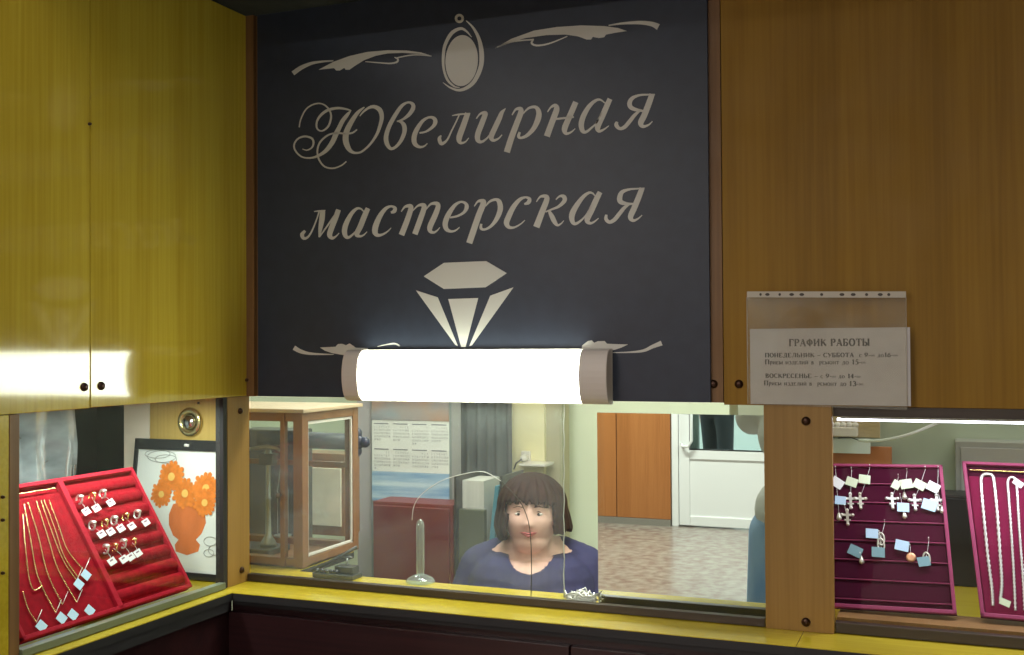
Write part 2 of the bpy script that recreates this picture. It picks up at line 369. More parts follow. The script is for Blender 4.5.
glyph('letter', B5, [[(690,205,8),(660,175,16),(620,175,24),(570,225,36),(525,310,46),(508,380,48),(520,430,38),(550,440,24),(600,400,16),(640,350,12),(680,270,8)], [(727,170,42),(695,240,50),(655,340,50),(622,410,44),(650,430,24),(685,420,14),(718,388,7)]])
glyph('letter', B5, [[(940,210,18),(970,198,36),(978,168,30),(940,152,20),(890,175,32),(840,240,44),(800,330,52),(792,390,50),(815,420,34),(860,415,20),(910,385,12),(942,352,6)]])
glyph('letter', B6, [[(105,295,8),(140,250,20),(188,243,40),(193,275,46),(155,390,50),(107,512,52)], [(210,290,6),(260,240,18),(308,233,38),(318,260,46),(285,360,50),(232,505,50)], [(335,275,8),(380,225,20),(435,220,38),(448,250,44),(420,330,50),(375,430,50),(375,475,36),(410,488,22),(445,465,12),(465,440,6)]])
glyph('letter', B6, [[(560,350,16),(630,335,20),(690,300,26),(715,250,38),(700,215,26),(655,205,20),(600,240,32),(545,320,46),(515,400,48),(525,455,40),(565,478,24),(610,470,16),(648,440,8)]])
glyph('letter', B6, [[(785,245,8),(820,200,20),(865,197,42),(868,225,52),(830,320,54),(785,450,56),(738,588,56)], [(890,245,8),(930,200,20),(985,182,26),(1018,205,44),(1027,273,48),(995,359,40),(942,428,26),(885,460,20),(848,450,26),(850,408,20)]])
glyph('letter', B7, [[(300,255,14),(335,240,34),(345,210,30),(310,195,18),(260,215,30),(205,280,42),(160,370,48),(145,420,46),(165,455,30),(210,458,18),(265,430,12),(305,395,6)]])
glyph('letter', B7, [[(405,235,6),(440,190,18),(490,188,36),(495,220,46),(460,310,50),(405,455,56)], [(575,215,8),(610,185,18),(645,190,36),(650,225,36),(600,275,24),(540,300,16),(485,322,12)], [(515,312,20),(540,360,40),(565,410,38),(590,438,22),(620,425,12),(645,398,6)]])
glyph('letter', B8, [[(355,215,8),(330,185,18),(290,180,26),(230,225,38),(160,320,52),(122,400,58),(125,465,46),(155,492,30),(210,460,20),(265,400,14),(320,300,10)], [(405,172,48),(370,240,56),(320,350,58),(275,450,54),(300,485,30),(340,475,18),(390,435,8)]])
glyph('letter', B8, [[(468,400,22),(465,445,36),(500,475,34),(550,450,40),(600,390,40),(650,330,34),(705,290,16)], [(740,290,18),(670,290,32),(610,268,50),(604,220,52),(630,170,38),(700,145,22),(780,138,16),(853,132,10)], [(828,132,50),(795,220,56),(750,330,58),(712,420,54),(735,458,32),(780,445,18),(828,405,8)]])
glyph('flourish', (285, 40, 6.827), [[(55,228,30),(110,190,28),(180,160,20),(250,148,14),(330,142,8)], [(550,148,6),(650,156,8),(720,160,10),(765,150,12),(770,130,12),(748,118,6)], [(765,122,8),(850,105,8),(920,102,7),(1000,110,6)]],
 [[(230,203),(330,150),(440,110),(560,82),(700,70),(830,72),(930,85),(990,105),(920,95),(800,88),(700,92),(620,108),(540,138),(480,175),(440,203),(415,203),(405,190),(375,208),(350,208),(335,192)]])
glyph('flourish', (490, 10, 5.689), [[(40,212,6),(130,180,8),(250,168,8)], [(245,170,8),(238,190,12),(270,202,10),(340,190,8),(440,150,5)], [(675,88,6),(750,77,12),(850,72,20),(920,80,26),(958,97,36)]],
 [[(30,218),(120,165),(250,118),(380,97),(520,88),(650,92),(730,103),(780,120),(720,128),(660,140),(650,155),(620,160),(585,153),(575,168),(550,168),(500,150),(430,140),(320,143),(200,160),(100,190)]])
glyph('flourish', (280, 330, 8.183), [[(115,145,38),(170,175,32),(240,192,22),(330,198,14),(440,200,6)], [(800,135,6),(880,118,10),(940,112,14),(980,130,10)]],
 [[(328,143),(455,137),(475,115),(510,113),(540,125),(570,110),(600,130),(620,145),(720,148),(720,205),(540,208),(430,190),(370,170)]])
glyph('flourish', (560, 330, 8.183), [[(430,185,6),(560,182,12),(680,170,22),(760,135,30),(832,107,40)]],
 [[(180,128),(230,90),(260,85),(280,105),(310,92),(365,90),(385,112),(450,115),(558,118),(500,145),(430,168),(300,180),(180,170)]])
glyph('diamond_emblem', (400, 250, 5.954), [], [[(142,157),(262,76),(513,66),(636,138),(510,222),(262,232)], [(95,240),(225,282),(345,572),(330,565)], [(288,292),(466,286),(390,578),(365,578)], [(676,222),(538,272),(413,572),(428,568)]])
el = [(219+112*math.cos(a*math.pi/24)+(-6)*math.sin(a*math.pi/24), 384+176*math.sin(a*math.pi/24)) for a in range(48)]
glyph('pendant_emblem', (430, 5, 6.9), [[(288,222,4),(250,180,14),(210,163,20),(150,195,24),(105,275,22),(92,360,20),(95,440,16),(120,515,16),(165,560,12),(205,570,4)], [(250,108,6),(300,160,16),(340,240,24),(357,340,32),(350,430,30),(310,520,28),(260,568,24),(200,588,18),(140,570,12),(90,535,4)],
  [(203+23*math.cos(a*math.pi/8), 93+23*math.sin(a*math.pi/8), 17) for a in range(17)]], [el])

# fluorescent lamp
lx0, lx1, lz0, lz1 = -1.272, -.649, 1.478, 1.592
ly = -.0505
lx0 = at(347, 375, 'Y', -.03)[0]; lx1 = at(610, 375, 'Y', -.03)[0]
lp = thing('fluorescent_lamp', ((lx0+lx1)/2, -.01, lz0), 'lit white fluorescent batten lamp fixed across the bottom of the sign', 'lamp')
MB().box((lx0, -.020, lz0), (lx1, -.0097, lz1)).build('base', M['white'], lp, .001)
def dsec(x0, x1, depth, inset):
    zc = (lz0+lz1)/2; hh = (lz1-lz0)/2-inset; n = 14; P = []
    for i in range(n+1):
        a = -math.pi/2+math.pi*i/n
        P.append((-.0205-depth*abs(math.cos(a))**.7, zc+hh*math.sin(a)))
    return MB().prism([(x0, y, z) for y, z in P], (x1-x0, 0, 0))
dsec(lx0+.040, lx1-.060, .031, .003).build('diffuser', M['lampcol'], lp)
dsec(lx0, lx0+.0395, .035, 0).build('end_cap', M['lampcap'], lp, .002)
dsec(lx1-.0595, lx1, .035, 0).build('end_cap', M['lampcap'], lp, .002)

# ------------------------------------------------------------ notice in its sleeve: serif stroke font
TH, TN, SE = .17, .075, .06
def Vs(x, y0=0, y1=1): return [[(x, y0, TH), (x, y1, TH)], [(x-.14, y0+SE/2, SE), (x+.14, y0+SE/2, SE)], [(x-.14, y1-SE/2, SE), (x+.14, y1-SE/2, SE)]]
def Hn(x0, x1, y, w_=TN): return [[(x0, y, w_), (x1, y, w_)]]
def Dg(x0, y0, x1, y1, w_=TN): return [[(x0, y0, w_), (x1, y1, w_)]]
def Ov(cx, cy_, rx, ry, a0=0, a1=360, wx=TH, wy=TN):
    n = 12; return [[(cx+rx*math.cos(math.radians(a0+(a1-a0)*i/n)), cy_+ry*math.sin(math.radians(a0+(a1-a0)*i/n)), wy+(wx-wy)*abs(math.cos(math.radians(a0+(a1-a0)*i/n)))) for i in range(n+1)]]
G = {}
G['П'] = (Vs(.16)+Vs(.76)+Hn(.1, .82, .96), .98); G['Н'] = (Vs(.16)+Vs(.76)+Hn(.16, .76, .5), .98); G['О'] = (Ov(.45, .5, .36, .47), .95)
G['Е'] = (Vs(.16)+Hn(.1, .68, .96)+Hn(.16, .5, .5)+Hn(.1, .72, .04)+Dg(.68, .96, .68, .76)+Dg(.72, .04, .72, .26), .85)
G['Д'] = (Dg(.2, .05, .38, .96)+[[(.7, 0, TH), (.7, 1, TH)]]+Hn(.3, .8, .96)+Hn(.04, .9, .03)+Dg(.06, .03, .06, -.2)+Dg(.88, .03, .88, -.2), .98)
G['Л'] = ([[(.04, .08, .12), (.16, .05, .1), (.3, .5, TN), (.38, .96, TN)]]+Vs(.74)+Hn(.3, .84, .96), .96)
G['Ь'] = (Vs(.16)+Ov(.34, .27, .3, .24, -90, 90), .8); G['Б'] = (G['Ь'][0]+Hn(.1, .64, .96)+Dg(.64, .96, .64, .74), .82)
G['И'] = (Vs(.16)+Vs(.76)+Dg(.2, .15, .72, .85), .98); G['Й'] = (G['И'][0]+Ov(.46, 1.25, .14, .14, 180, 360, TN, TN), .98)
G['К'] = (Vs(.16)+Dg(.2, .48, .72, .92)+Dg(.36, .56, .82, .04, TH), .92); G['С'] = (Ov(.46, .5, .38, .47, 45, 315), .86)
G['У'] = (Dg(.1, .96, .46, .36, TH)+[[(.82, .96, TN), (.4, .12, TN), (.2, .04, .12)]], .88); G['Т'] = (Vs(.42)+Hn(.04, .8, .96)+Dg(.05, .96, .05, .74)+Dg(.79, .96, .79, .74), .86)
G['А'] = (Dg(.1, .02, .44, .98)+Dg(.42, .98, .76, .02, TH)+Hn(.22, .62, .34)+Hn(0, .2, .03)+Hn(.62, .9, .03), .92)
G['Г'] = (Vs(.16)+Hn(.1, .68, .96)+Dg(.68, .96, .68, .72), .76); G['Р'] = (Vs(.16)+Ov(.34, .73, .3, .23, -90, 90), .78)
G['Ф'] = (Vs(.48)+Ov(.48, .52, .36, .28), 1.0); G['Ы'] = (G['Ь'][0]+Vs(.9), 1.12); G['В'] = (Vs(.16)+Ov(.32, .75, .24, .21, -90, 90)+Ov(.34, .27, .3, .24, -90, 90), .82)
G['М'] = (Vs(.12)+Vs(.92)+Dg(.14, .95, .5, .1, TH*.8)+Dg(.5, .1, .9, .95), 1.1); G['З'] = (Ov(.34, .75, .26, .21, -90, 140)+Ov(.34, .27, .3, .24, -140, 90), .74)
G['-'] = (Hn(.05, .35, .38, .1), .42); G['–'] = (Hn(.0, .7, .38, .07), .75); G[' '] = ([], .45)
G['1'] = (Vs(.3)+Dg(.12, .8, .3, .98), .58); G['3'] = G['З']; G['5'] = (Ov(.3, .32, .28, .29, -130, 120)+Dg(.18, .56, .24, .96)+Hn(.22, .6, .94, .13), .68)
G['6'] = (Ov(.32, .3, .25, .28)+[[(.6, .96, TN), (.2, .7, .12), (.1, .35, .15)]], .7); G['9'] = (Ov(.32, .68, .25, .28)+[[(.04, .04, TN), (.42, .28, .12), (.56, .65, .15)]], .7)
G['4'] = (Vs(.46)+Dg(.04, .3, .44, .96)+Hn(.04, .66, .3, .1), .72); G['0'] = (Ov(.32, .5, .25, .47), .68); G['2'] = ([[(.1, .75, .1), (.3, .95, .1), (.52, .72, .15), (.12, .06, .1)]]+Hn(.08, .6, .05, .13), .68)
G['7'] = (Hn(.06, .6, .94, .12)+Dg(.6, .92, .25, 0, .13), .66); G['8'] = (Ov(.32, .74, .2, .22)+Ov(.32, .27, .26, .24), .68)
def line(text, O, u, v, n, size, name, parent, track=1.0, m_=None, width=None, wscale=1.55):
    "caps at full size, lower case as scaled small forms; digits after '-' raised"
    items = []; x = 0; sup = False
    for ch in text:
        if ch == '~': sup = not sup; continue
        up = ch.upper(); lower = ch != up and ch in 'абвгдежзийклмнопрстуфхцчшщъыьэюя'
        g, adv = G.get(up, G[' ']); s_ = .66 if lower else 1.0
        dy = -.3*s_ if ch == 'р' else 0; sy_ = 1.3*s_ if ch == 'р' else s_
        if sup: s_ *= .62; sy_ *= .62; dy = .15
        items.append((g, x, s_*1.06, sy_, dy)); x += adv*s_*1.06+.07
    k = (width/x) if width else size*track
    mb = MB()
    for g, gx, sx_, sy_, dy in items:
        for st in g:
            stroke(mb, [(a, c, wd*wscale) for a, c, wd in st], lambda a, c: O+u*((gx+a*sx_)*k)+v*((dy+c*sy_)*size), n*.0002, len(st) > 2)
    return mb.build(name, m_ or M['ink'], parent)

NX, NZ, NN = V((1, 0, 0)), V((0, 0, 1)), V((0, -1, 0))
sl = thing('plastic_sleeve', (-.22, -.017, 1.483), 'clear punched plastic sleeve hanging landscape on the right wooden panel', 'plastic sleeve')
tl = at(747, 292, 'Y', -.018); tr = at(906, 292, 'Y', -.018)
su = (tr-tl).normalized(); svv = V((0, 0, -1))
sW = (tr-tl).length
MB().obox(tl, su, svv, NN, (0, .011, .0022), (sW, tl.z-1.483, .0026)).build('film', M['sleeve'], sl)
st = MB().obox(tl, su, svv, NN, (0, -.001, 0), (sW, .0105, .0012)).build('punched_strip', M['sleeve_strip'], sl)
hm = MB()
for hx, hw in ((.09, 1), (.135, 1.8), (.215, 1), (.292, 1.9), (.357, 1.9), (.483, 1.2), (.61, 1.9), (.68, 1.9), (.762, 1.2), (.845, 1.9), (.897, 1.2)):
    c = tl+su*(hx*sW)+svv*.0048+NN*.0014
    hm = MB(); hm.prism([c+su*(.0024*hw*math.cos(a*math.pi/6))+svv*(.0028*math.sin(a*math.pi/6)) for a in range(12)], NN*.0002); hm.build('hole', M['bead'], st)
MB().tube([tl+svv*.01+NN*.003, tl+svv*(tl.z-1.484)+NN*.003], .0008, 6).build('seam', M['sleeve_strip'], sl); MB().tube([tr+svv*.01+NN*.003, tr+svv*(tr.z-1.484)+NN*.003], .0006, 6).build('seam', M['sleeve_strip'], sl)
pt = at(750, 329, 'Y', -.0185); pr = at(910, 329, 'Y', -.0185); pb = at(750, 405, 'Y', -.0185)
pp = thing('notice_sheet', ((pt.x+pr.x)/2, -.0185, pb.z), 'white opening hours notice printed in Cyrillic inside the clear sleeve', 'notice')
pw = pr.x-pt.x; ph = pt.z-1.4835
PO = V((pt.x, -.0188, pt.z))
MB().obox(PO, NX, NZ, NN, (0, -ph, 0), (pw, 0, .0005)).build('paper', M['paper'], pp)
def pl_(text, x0, x1, yb, size):
    a = at(x0, yb, 'Y', -.0195); bb = at(x1, yb, 'Y', -.0195)
    line(text, a, NX, NZ, NN, size, 'printed_line', pp, width=(bb-a).length)
pl_('ГРАФИК РАБОТЫ', 789, 870.5, 346.2, .0135)
pl_('ПОНЕДЕЛЬНИК – СУББОТА  с 9-~оо~ до16-~оо~', 765, 898, 357.3, .0082)
pl_('Прием изделий в  ремонт до 15-~оо~', 765, 866, 364.3, .0090)
pl_('ВОСКРЕСЕНЬЕ – с 9-~оо~ до 14-~оо~', 765.5, 861, 377.8, .0082)
pl_('Прием изделий в  ремонт до 13-~оо~', 764, 863.5, 385.3, .0090)

# ------------------------------------------------------------ panes and mirror
xg = at(564, 500, 'Y', .004)[0]
wc = struct(MB().box((XL+.002, .001, 1.0665), (xg, .004, 1.4825)), 'window_1', M['glass'])
def onY(pts, y): return [at(a, b_, 'Y', y) for a, b_ in pts]
def sm2(pts): return [p[:2] for p in smooth_path([(*p, 0) for p in pts])]
MB().tube(onY(sm2([(412,520),(414,506),(422,494),(441,481),(464,474),(484,472),(501,481)]), .0005), .0008, 6).build('crack', M['crackl'], wc)
MB().tube(onY(sm2([(501,481),(518,499),(526,514),(530,531),(531.5,560),(531,596)]), .0005), .0010, 6).build('crack', M['crackd'], wc)
ed = [(564+.5*math.sin(i*1.7), 404+i*8.05) for i in range(25)]
MB().tube(onY(ed, .0045), .0012, 6).build('pane_edge', M['crackl'], wc)
struct(MB().box((xg-.01, .0072, 1.0535), (-.338, .0102, 1.4825)), 'window_2', M['glass2'])
w3 = struct(MB().box((XL-.009, -.682, 1.068), (XL-.006, -.1, 1.4825)), 'window_3', M['glass2'])
w4 = struct(MB().box((-.209, .013, 1.0735), (XR, .016, 1.4605)), 'window_4', M['glass2'])
MY = .034
ma = at(597, 412.5, 'Y', MY); mbp = at(790, 415, 'Y', MY)
mr = thing('mirror', (-.5, MY, ZL), 'frameless rectangular mirror standing behind the right half of the service window', 'mirror')
MB().box((ma.x, MY, ZL+.0008), (-.30, MY+.0006, ma.z)).build('reflecting_face', M['mirror'], mr)
MB().box((ma.x, MY+.0008, ZL+.0008), (-.30, MY+.004, ma.z)).build('backing', M['medge'], mr)

# ============================================================ LEFT DISPLAY CASE
struct(MB().box((at(150, 420, 'Y', .012).x, .012, ZL+.001), (-1.564, .03, 1.48)), 'wall_case_end', wood('case_end_laminate', (.66, .46, .13), (.55, .36, .09), .35))
struct(MB().box((-2.02, .012, ZL+.001), (at(124, 420, 'Y', .012).x-.002, .03, 1.48)), 'wall_end', mat('void_black', (.008, .008, .009), .9, spec=.1))  # near-black board stands in for the dark opening beside the cream panel
we = bpy.data.objects['wall_case_end']; we.name = 'wall_end'
struct(MB().box((at(124, 420, 'Y', .012).x, .012, ZL+.001), (at(150, 420, 'Y', .012).x-.0015, .03, 1.48)), 'wall_end', mat('cream_board', (.92, .80, .66), .5))
xb = -2.0
struct(MB().box((xb-.02, -1.6, ZL+.001), (xb, .011, 1.48)), 'wall_case_back', mat('void_black', (.008, .008, .009), .9, spec=.1))  # near-black colour stands in for the unlit depth behind the case
bpy.data.objects['wall_case_back'].name = 'wall_rear'
struct(MB().box((-2.02, -1.6, 1.4835), (XL-.0185, .035, 1.50)), 'ceiling_case', M['panel_w'])
bpy.data.objects['ceiling_case'].name = 'ceiling'
# hanging clear plastic sheet
pf = MB(); n = 26; rows = []
y0 = at(22, 450, 'X', xb+.05)[1]-.25; y1 = at(78, 450, 'X', xb+.05)[1]
for i in range(n+1):
    yy = y0+(y1-y0)*i/n; xx = xb+.05+.012*math.sin(i*1.15)+.006*math.sin(i*2.7)
    rows.append((xx, yy))
vs = []
for j in range(9):
    z = ZL+.005+(1.475-ZL-.005)*j/8
    for i, (xx, yy) in enumerate(rows): vs.append((xx+.006*math.sin(j*1.3+i*.5), yy, z))
pf.add(vs, [(j*(n+1)+i, j*(n+1)+i+1, (j+1)*(n+1)+i+1, (j+1)*(n+1)+i) for j in range(8) for i in range(n)], True)
tag(pf.build('plastic_sheet', M['clear']), 'clear creased plastic sheet hanging at the back of the left display case', 'plastic sheet')
# brass downlight ring on end wall
rc = at(191, 422, 'Y', .012)
dl = thing('recessed_spotlight', rc, 'round brass spotlight ring set in the wooden end of the left case', 'spotlight')
M['brass'] = mat('brass', (.72, .60, .28), .22, metal=.9)
M['chrome'] = mat('chrome', (.75, .77, .78), .12, metal=1)
M['silver'] = mat('silver', (.86, .85, .82), .3, metal=.75)
M['gold'] = mat('gold', (.90, .62, .26), .22, metal=1)
MB().lathe(rc, (0, -1, 0), [(.033, 0), (.036, .003), (.034, .008), (.026, .010), (.021, .006), (.019, 0)], 32).build('ring', M['brass'], dl)
MB().lathe(rc+V((0, -.001, 0)), (0, -1, 0), [(.018, .0), (.018, .008), (.014, .012), (.006, .014), (0, .0145)], 24).build('bulb', M['chrome'], dl)
screw(199, 403, 'Y', .012, we, (0, -1, 0), .003)

# framed picture
PY = -.035
ptl = at(137, 438, 'Y', -.008); ptr = at(222, 436.5, 'Y', -.008)
pbr = at(224, 575, 'Y', -.05)
pu = V((1, 0, 0)); p_top = V((ptl.x, -.012, ptl.z)); p_bot = V((ptl.x, -.05, ZL+.002))
pv = (p_top-p_bot); PH = pv.length; pv.normalize(); pn = pu.cross(pv).normalized()
if pn.y > 0: pn = -pn
PW = -1.566-ptl.x
po = thing('picture_frame', (ptl.x+PW/2, -.04, ZL), 'poster of orange gerberas in an orange vase in a black tray frame', 'framed picture')
M['blackp'] = mat('black_plastic', (.015, .015, .018), .3)
fb = MB(); fb.obox(p_bot, pu, pv, pn, (0, 0, -.010), (PW, PH, -.004))
fb.obox(p_bot, pu, pv, pn, (0, 0, -.004), (.010, PH, .003)); fb.obox(p_bot, pu, pv, pn, (PW-.008, 0, -.004), (PW, PH, .003))
fb.obox(p_bot, pu, pv, pn, (0, PH-.026, -.004), (PW, PH, .003)); fb.obox(p_bot, pu, pv, pn, (0, 0, -.004), (PW, .016, .003))
fb.build('frame', M['blackp'], po, .001)
MB().obox(p_bot, pu, pv, pn, (.010, .016, -.0038), (PW-.008, PH-.026, -.002)).build('poster', mat('poster_paper', (.76, .78, .74), .4), po)
hc = hit(188, 445.5, p_bot, pn)
MB().tube([hc-pu*.006+pn*.004, hc+pu*.006+pn*.004], .0035, 10).build('hanging_slot', M['white'], po)
# printed motif, flat on the poster
def onp(x, y, d=.0): return hit(x, y, p_bot-pn*.0019+pn*d, pn)
def oz(x, y): return (x/2.38, 380+y/2.38)
M['petal'] = mat('petal_print', (.90, .25, .03), .4, noise=.25, scale=(90, 90, 90)); M['petal2'] = mat('petal_centre', (.85, .50, .12), .4)
M['vase'] = mat('vase_print', (.78, .20, .05), .35, noise=.25, scale=(25, 25, 8))
def flower(cx, cy_, r, d):
    mb = MB(); c = onp(*oz(cx, cy_), d); rr = r/2.38/1089*2.35; nP = 17
    for k in range(nP):
        a = 2*math.pi*k/nP+.2; a2 = .15
        def q(rad, an): return c+pu*(rad*math.cos(an))+pv*(rad*math.sin(an))
        L_ = rr*(.92+.08*math.sin(k*2.3))
        mb.prism([q(rr*.15, a-.3), q(L_*.6, a-a2*1.5), q(L_*.92, a-a2), q(L_, a), q(L_*.92, a+a2), q(L_*.6, a+a2*1.5), q(rr*.15, a+.3)], pn*.00015)
    mb.build('printed_flower', M['petal'], po)
    cm = MB(); cm.prism([c+pn*.0002+pu*(rr*.24*math.cos(t*math.pi/8))+pv*(rr*.24*math.sin(t*math.pi/8)) for t in range(16)], pn*.00015)
    cm.build('printed_flower_centre', M['petal2'], po)
vz = [(412,295),(402,320),(402,345),(412,370),(425,380),(416,392),(418,408),(445,417),(472,408),(476,392),(466,380),(480,365),(490,340),(488,315),(478,295),(445,288)]
MB().prism([onp(*oz(x, y), .0002) for x, y in vz], pn*.0001).build('printed_vase', M['vase'], po)
for k, (cx, cy_, r) in enumerate(((384, 272, 38), (490, 258, 46), (440, 270, 44), (487, 292, 40), (408, 230, 46))): flower(cx, cy_, r, .0006+.0004*k)
psm = mat('printed_silver', (.32, .32, .30), .4)
for (a, b_, rx, ry) in ((385, 182, 34, 14), (375, 176, 30, 10), (395, 188, 26, 10), (500, 384, 15, 11), (510, 405, 14, 12), (497, 412, 12, 9)):
    MB().tube([onp(*oz(a+rx*math.cos(t*math.pi/10), b_+ry*math.sin(t*math.pi/10)), .0005) for t in range(20)], .0008, 5, closed=True).build('printed_ring', psm, po)

# ------------------------------------------------------------ velvet trays
M['red'] = mat('red_velvet', (.34, .003, .013), .9, spec=.15, noise=.3, scale=(60, 60, 60), sheen=.0)
M['redrim'] = mat('red_velvet_rim', (.46, .008, .028), .8, spec=.2, noise=.2, scale=(80, 80, 80), sheen=.0)
M['burg'] = mat('burgundy_velvet', (.06, .004, .020), .9, spec=.1)
M['burgrim'] = mat('burgundy_rim', (.30, .022, .10), .6, noise=.15, scale=(80, 80, 80), sheen=.2)
M['tagw'] = mat('tag_paper', (.80, .78, .80), .5); M['tagb'] = mat('blue_tag_paper', (.50, .66, .85), .35); M['tagg'] = mat('green_tag_paper', (.62, .68, .48), .4); M['tagt'] = mat('teal_tag_paper', (.20, .34, .40), .35)
M['tagink'] = mat('tag_print', (.25, .12, .18), .6)
def frame_from(bl, br, tl_, skew=False):
    u = (br-bl); W = u.length; u.normalize(); v = (tl_-bl); v = v if skew else v-u*v.dot(u); H = v.length; v.normalize(); n = u.cross(v).normalized()
    if n.dot(CAM-bl) < 0: n = -n
    return bl, u, v, n, W, H
# left red tray
Yb, Ya = at(190, 580, 'X', -1.575)[1], at(26, 641, 'X', -1.575)[1]
zb_ = ZL+.014
bl = V((-1.572, Ya-.012, zb_)); br = V((-1.572, Yb, zb_)); tlp = V((-1.575-.165, Ya-.012, 1.325))
O, u, v, n, W, H = frame_from(bl, br, tlp)
tr_ = thing('jewellery_tray', (bl+br)/2, 'red velvet tray of gold chains and tagged rings in the left case', 'jewellery tray')
def put(mb, name, m_, par): return mb.build(name, m_, par, .0015)
ud = (hit(112, 592, O, n)-O).dot(u)
put(MB().obox(O, u, v, n, (0, 0, -.016), (W, H, -.006)), 'backing', M['red'], tr_)
rim = MB()
for a, b_ in (((0, 0), (W, .009)), ((0, H-.009), (W, H)), ((0, 0), (.008, H)), ((W-.008, 0), (W, H)), ((ud-.007, 0), (ud+.007, H))):
    rim.obox(O, u, v, n, (a[0], a[1], -.006), (b_[0], b_[1], .006))
put(rim, 'rim', M['redrim'], tr_)
put(MB().obox(O, u, v, n, (.009, .010, -.0055), (ud-.008, H-.03, -.001)), 'chain_pad', M['red'], tr_)
# ring rolls
nr = 8
for i in range(nr):
    c = .012+(H-.024)*(i+.5)/nr; P = []
    for k in range(9):
        a = math.pi*k/8; P.append(O+v*(c-.0135*math.cos(a)*1.0)+n*(-.0055+.0085*math.sin(a))+u*(ud+.008))
    MB().prism(P, u*(W-ud-.017)).build('ring_roll', M['red'], tr_)
def tagcard(mb, P, u, v, n, ang, w_, h_, lift):
    a = math.radians(ang); uu = u*math.cos(a)+v*math.sin(a); vv = -u*math.sin(a)+v*math.cos(a)
    mb.obox(P, uu, vv, n, (-w_/2, -h_/2, lift), (w_/2, h_/2, lift+.0006)); return uu, vv
ringp = [((188,285),(204,314)), ((218,278),(228,306)), ((243,272),(262,293)), ((218,347),(240,368)), ((248,342),(262,362)), ((270,335),(286,354)), ((297,327),(312,349)), ((325,320),(346,340)),
         ((250,403),(265,433)), ((270,400),(293,428)), ((292,390),(310,422)), ((315,387),(327,413))]
rowname = ['top row', 'middle row', 'bottom row']
cnt = [0, 3, 8, 12]; ordw = ['first', 'second', 'third', 'fourth', 'fifth']
for i, (r_, t_) in enumerate(ringp):
    row = 0 if i < 3 else 1 if i < 8 else 2; k = i-cnt[row]
    c = hit(*oz(*r_), O+n*.006, n); tc_ = hit(*oz(*t_), O+n*.008, n)
    nm = ordw[k]
    rt = thing('ring', c, 'tagged gold ring, %s from left in the %s of the red tray' % (nm, rowname[row]), 'ring', 'rings on the red tray')
    bm_ = MB().tube([c+(u*.2+v*.95).normalized()*(.0095*math.cos(a*math.pi/9))+n*(.0085*math.sin(a*math.pi/9)+.001) for a in range(18)], .0020, 6, closed=True)
    bm_.ell(c+v*.003+n*.009, (.006, .006, .004), 10, 6)
    bm_.build('band', M['gold'] if k % 2 else M['silver'], rt)
    tm = MB(); uu, vv = tagcard(tm, tc_, u, v, n, 14, .0225, .0150, .002); tg = tm.build('price_tag', M['tagw'], rt)
    MB().obox(tc_, uu, vv, n, (-.005, .001, .0027), (.005, .0042, .0029)).build('print', M['tagink'], tg)
    MB().tube([c, c.lerp(tc_, .6)+n*.004, tc_+vv*.005+n*.003], .0004, 5).build('thread', M['tagw'], rt)
M['goldc'] = mat('gold_chain', (.92, .66, .34), .25, metal=.9)
def chain(pts, r, name, m_, par):
    P = [V(p) for p in pts]; out = []; rs = []
    L_ = 0
    for i in range(len(P)-1):
        d = (P[i+1]-P[i]).length; nn = max(2, int(d/(r*1.3)))
        for k in range(nn): out.append(P[i].lerp(P[i+1], k/nn)); rs.append(r*(1.25 if len(out) % 2 else .65))
    out.append(P[-1]); rs.append(r)
    return MB().tube(out, rs, 6).build(name, m_, par)
chains = [([(57,296),(72,380),(90,470),(132,555)], (145, 568), 'b'), ([(66,292),(90,370),(112,460),(148,535)], (172, 560), 'b'), ([(86,289),(112,370),(137,450),(182,530)], (212, 550), 'b'),
          ([(97,287),(122,360),(150,430),(182,478)], (186, 487), 'b'), ([(116,286),(138,345),(160,405),(200,455)], (203, 465), 'b'), ([(104,286),(130,355),(152,420),(185,470)], None, ''),
          ([(54,320),(60,400),(68,470),(80,500),(100,490)], None, ''), ([(54,505),(66,545),(86,578)], (97, 587), 'b')]
cl_lab = ['gold chain nearest the left rim with its blue tag at the bottom', 'gold chain whose blue tag is third along the bottom of the red tray', 'gold chain with the rightmost low blue tag near the divider',
          'gold chain with the left of the two raised blue tags', 'gold chain with the topmost blue tag beside the divider', 'untagged thin gold chain between the two raised blue tags and the low ones', 'short forked gold chain at the left rim of the red tray', 'short gold chain with the lowest leftmost blue tag']
for (pts, tg_, kk), lb in zip(chains, cl_lab):
    P = [hit(*oz(x, y), O+n*.001, n)+n*.0008 for x, y in sm2(pts)]
    ct = thing('gold_chain', P[-1], lb, 'chain', 'gold chains on the red tray')
    chain(P, .0013, 'links', M['goldc'], ct)
    if tg_:
        tc_ = hit(*oz(*tg_), O+n*.003, n); tm = MB(); tagcard(tm, tc_, u, v, n, 30, .0205, .0185, .002); tm.build('price_tag', M['tagb'], ct)
        ep = hit(*oz(pts[-1][0]+14, pts[-1][1]-32), O+n*.004, n)
        MB().tube([P[-1], ep], .0006, 5).build('pin', M['silver'], ct)
tp = MB(); 
P = [O+u*(.012+(ud-.03)*k/20)+v*(H-.02)+n*(.002) for k in range(21)]
chain(P, .0014, 'clasp_row', M['goldc'], tr_)

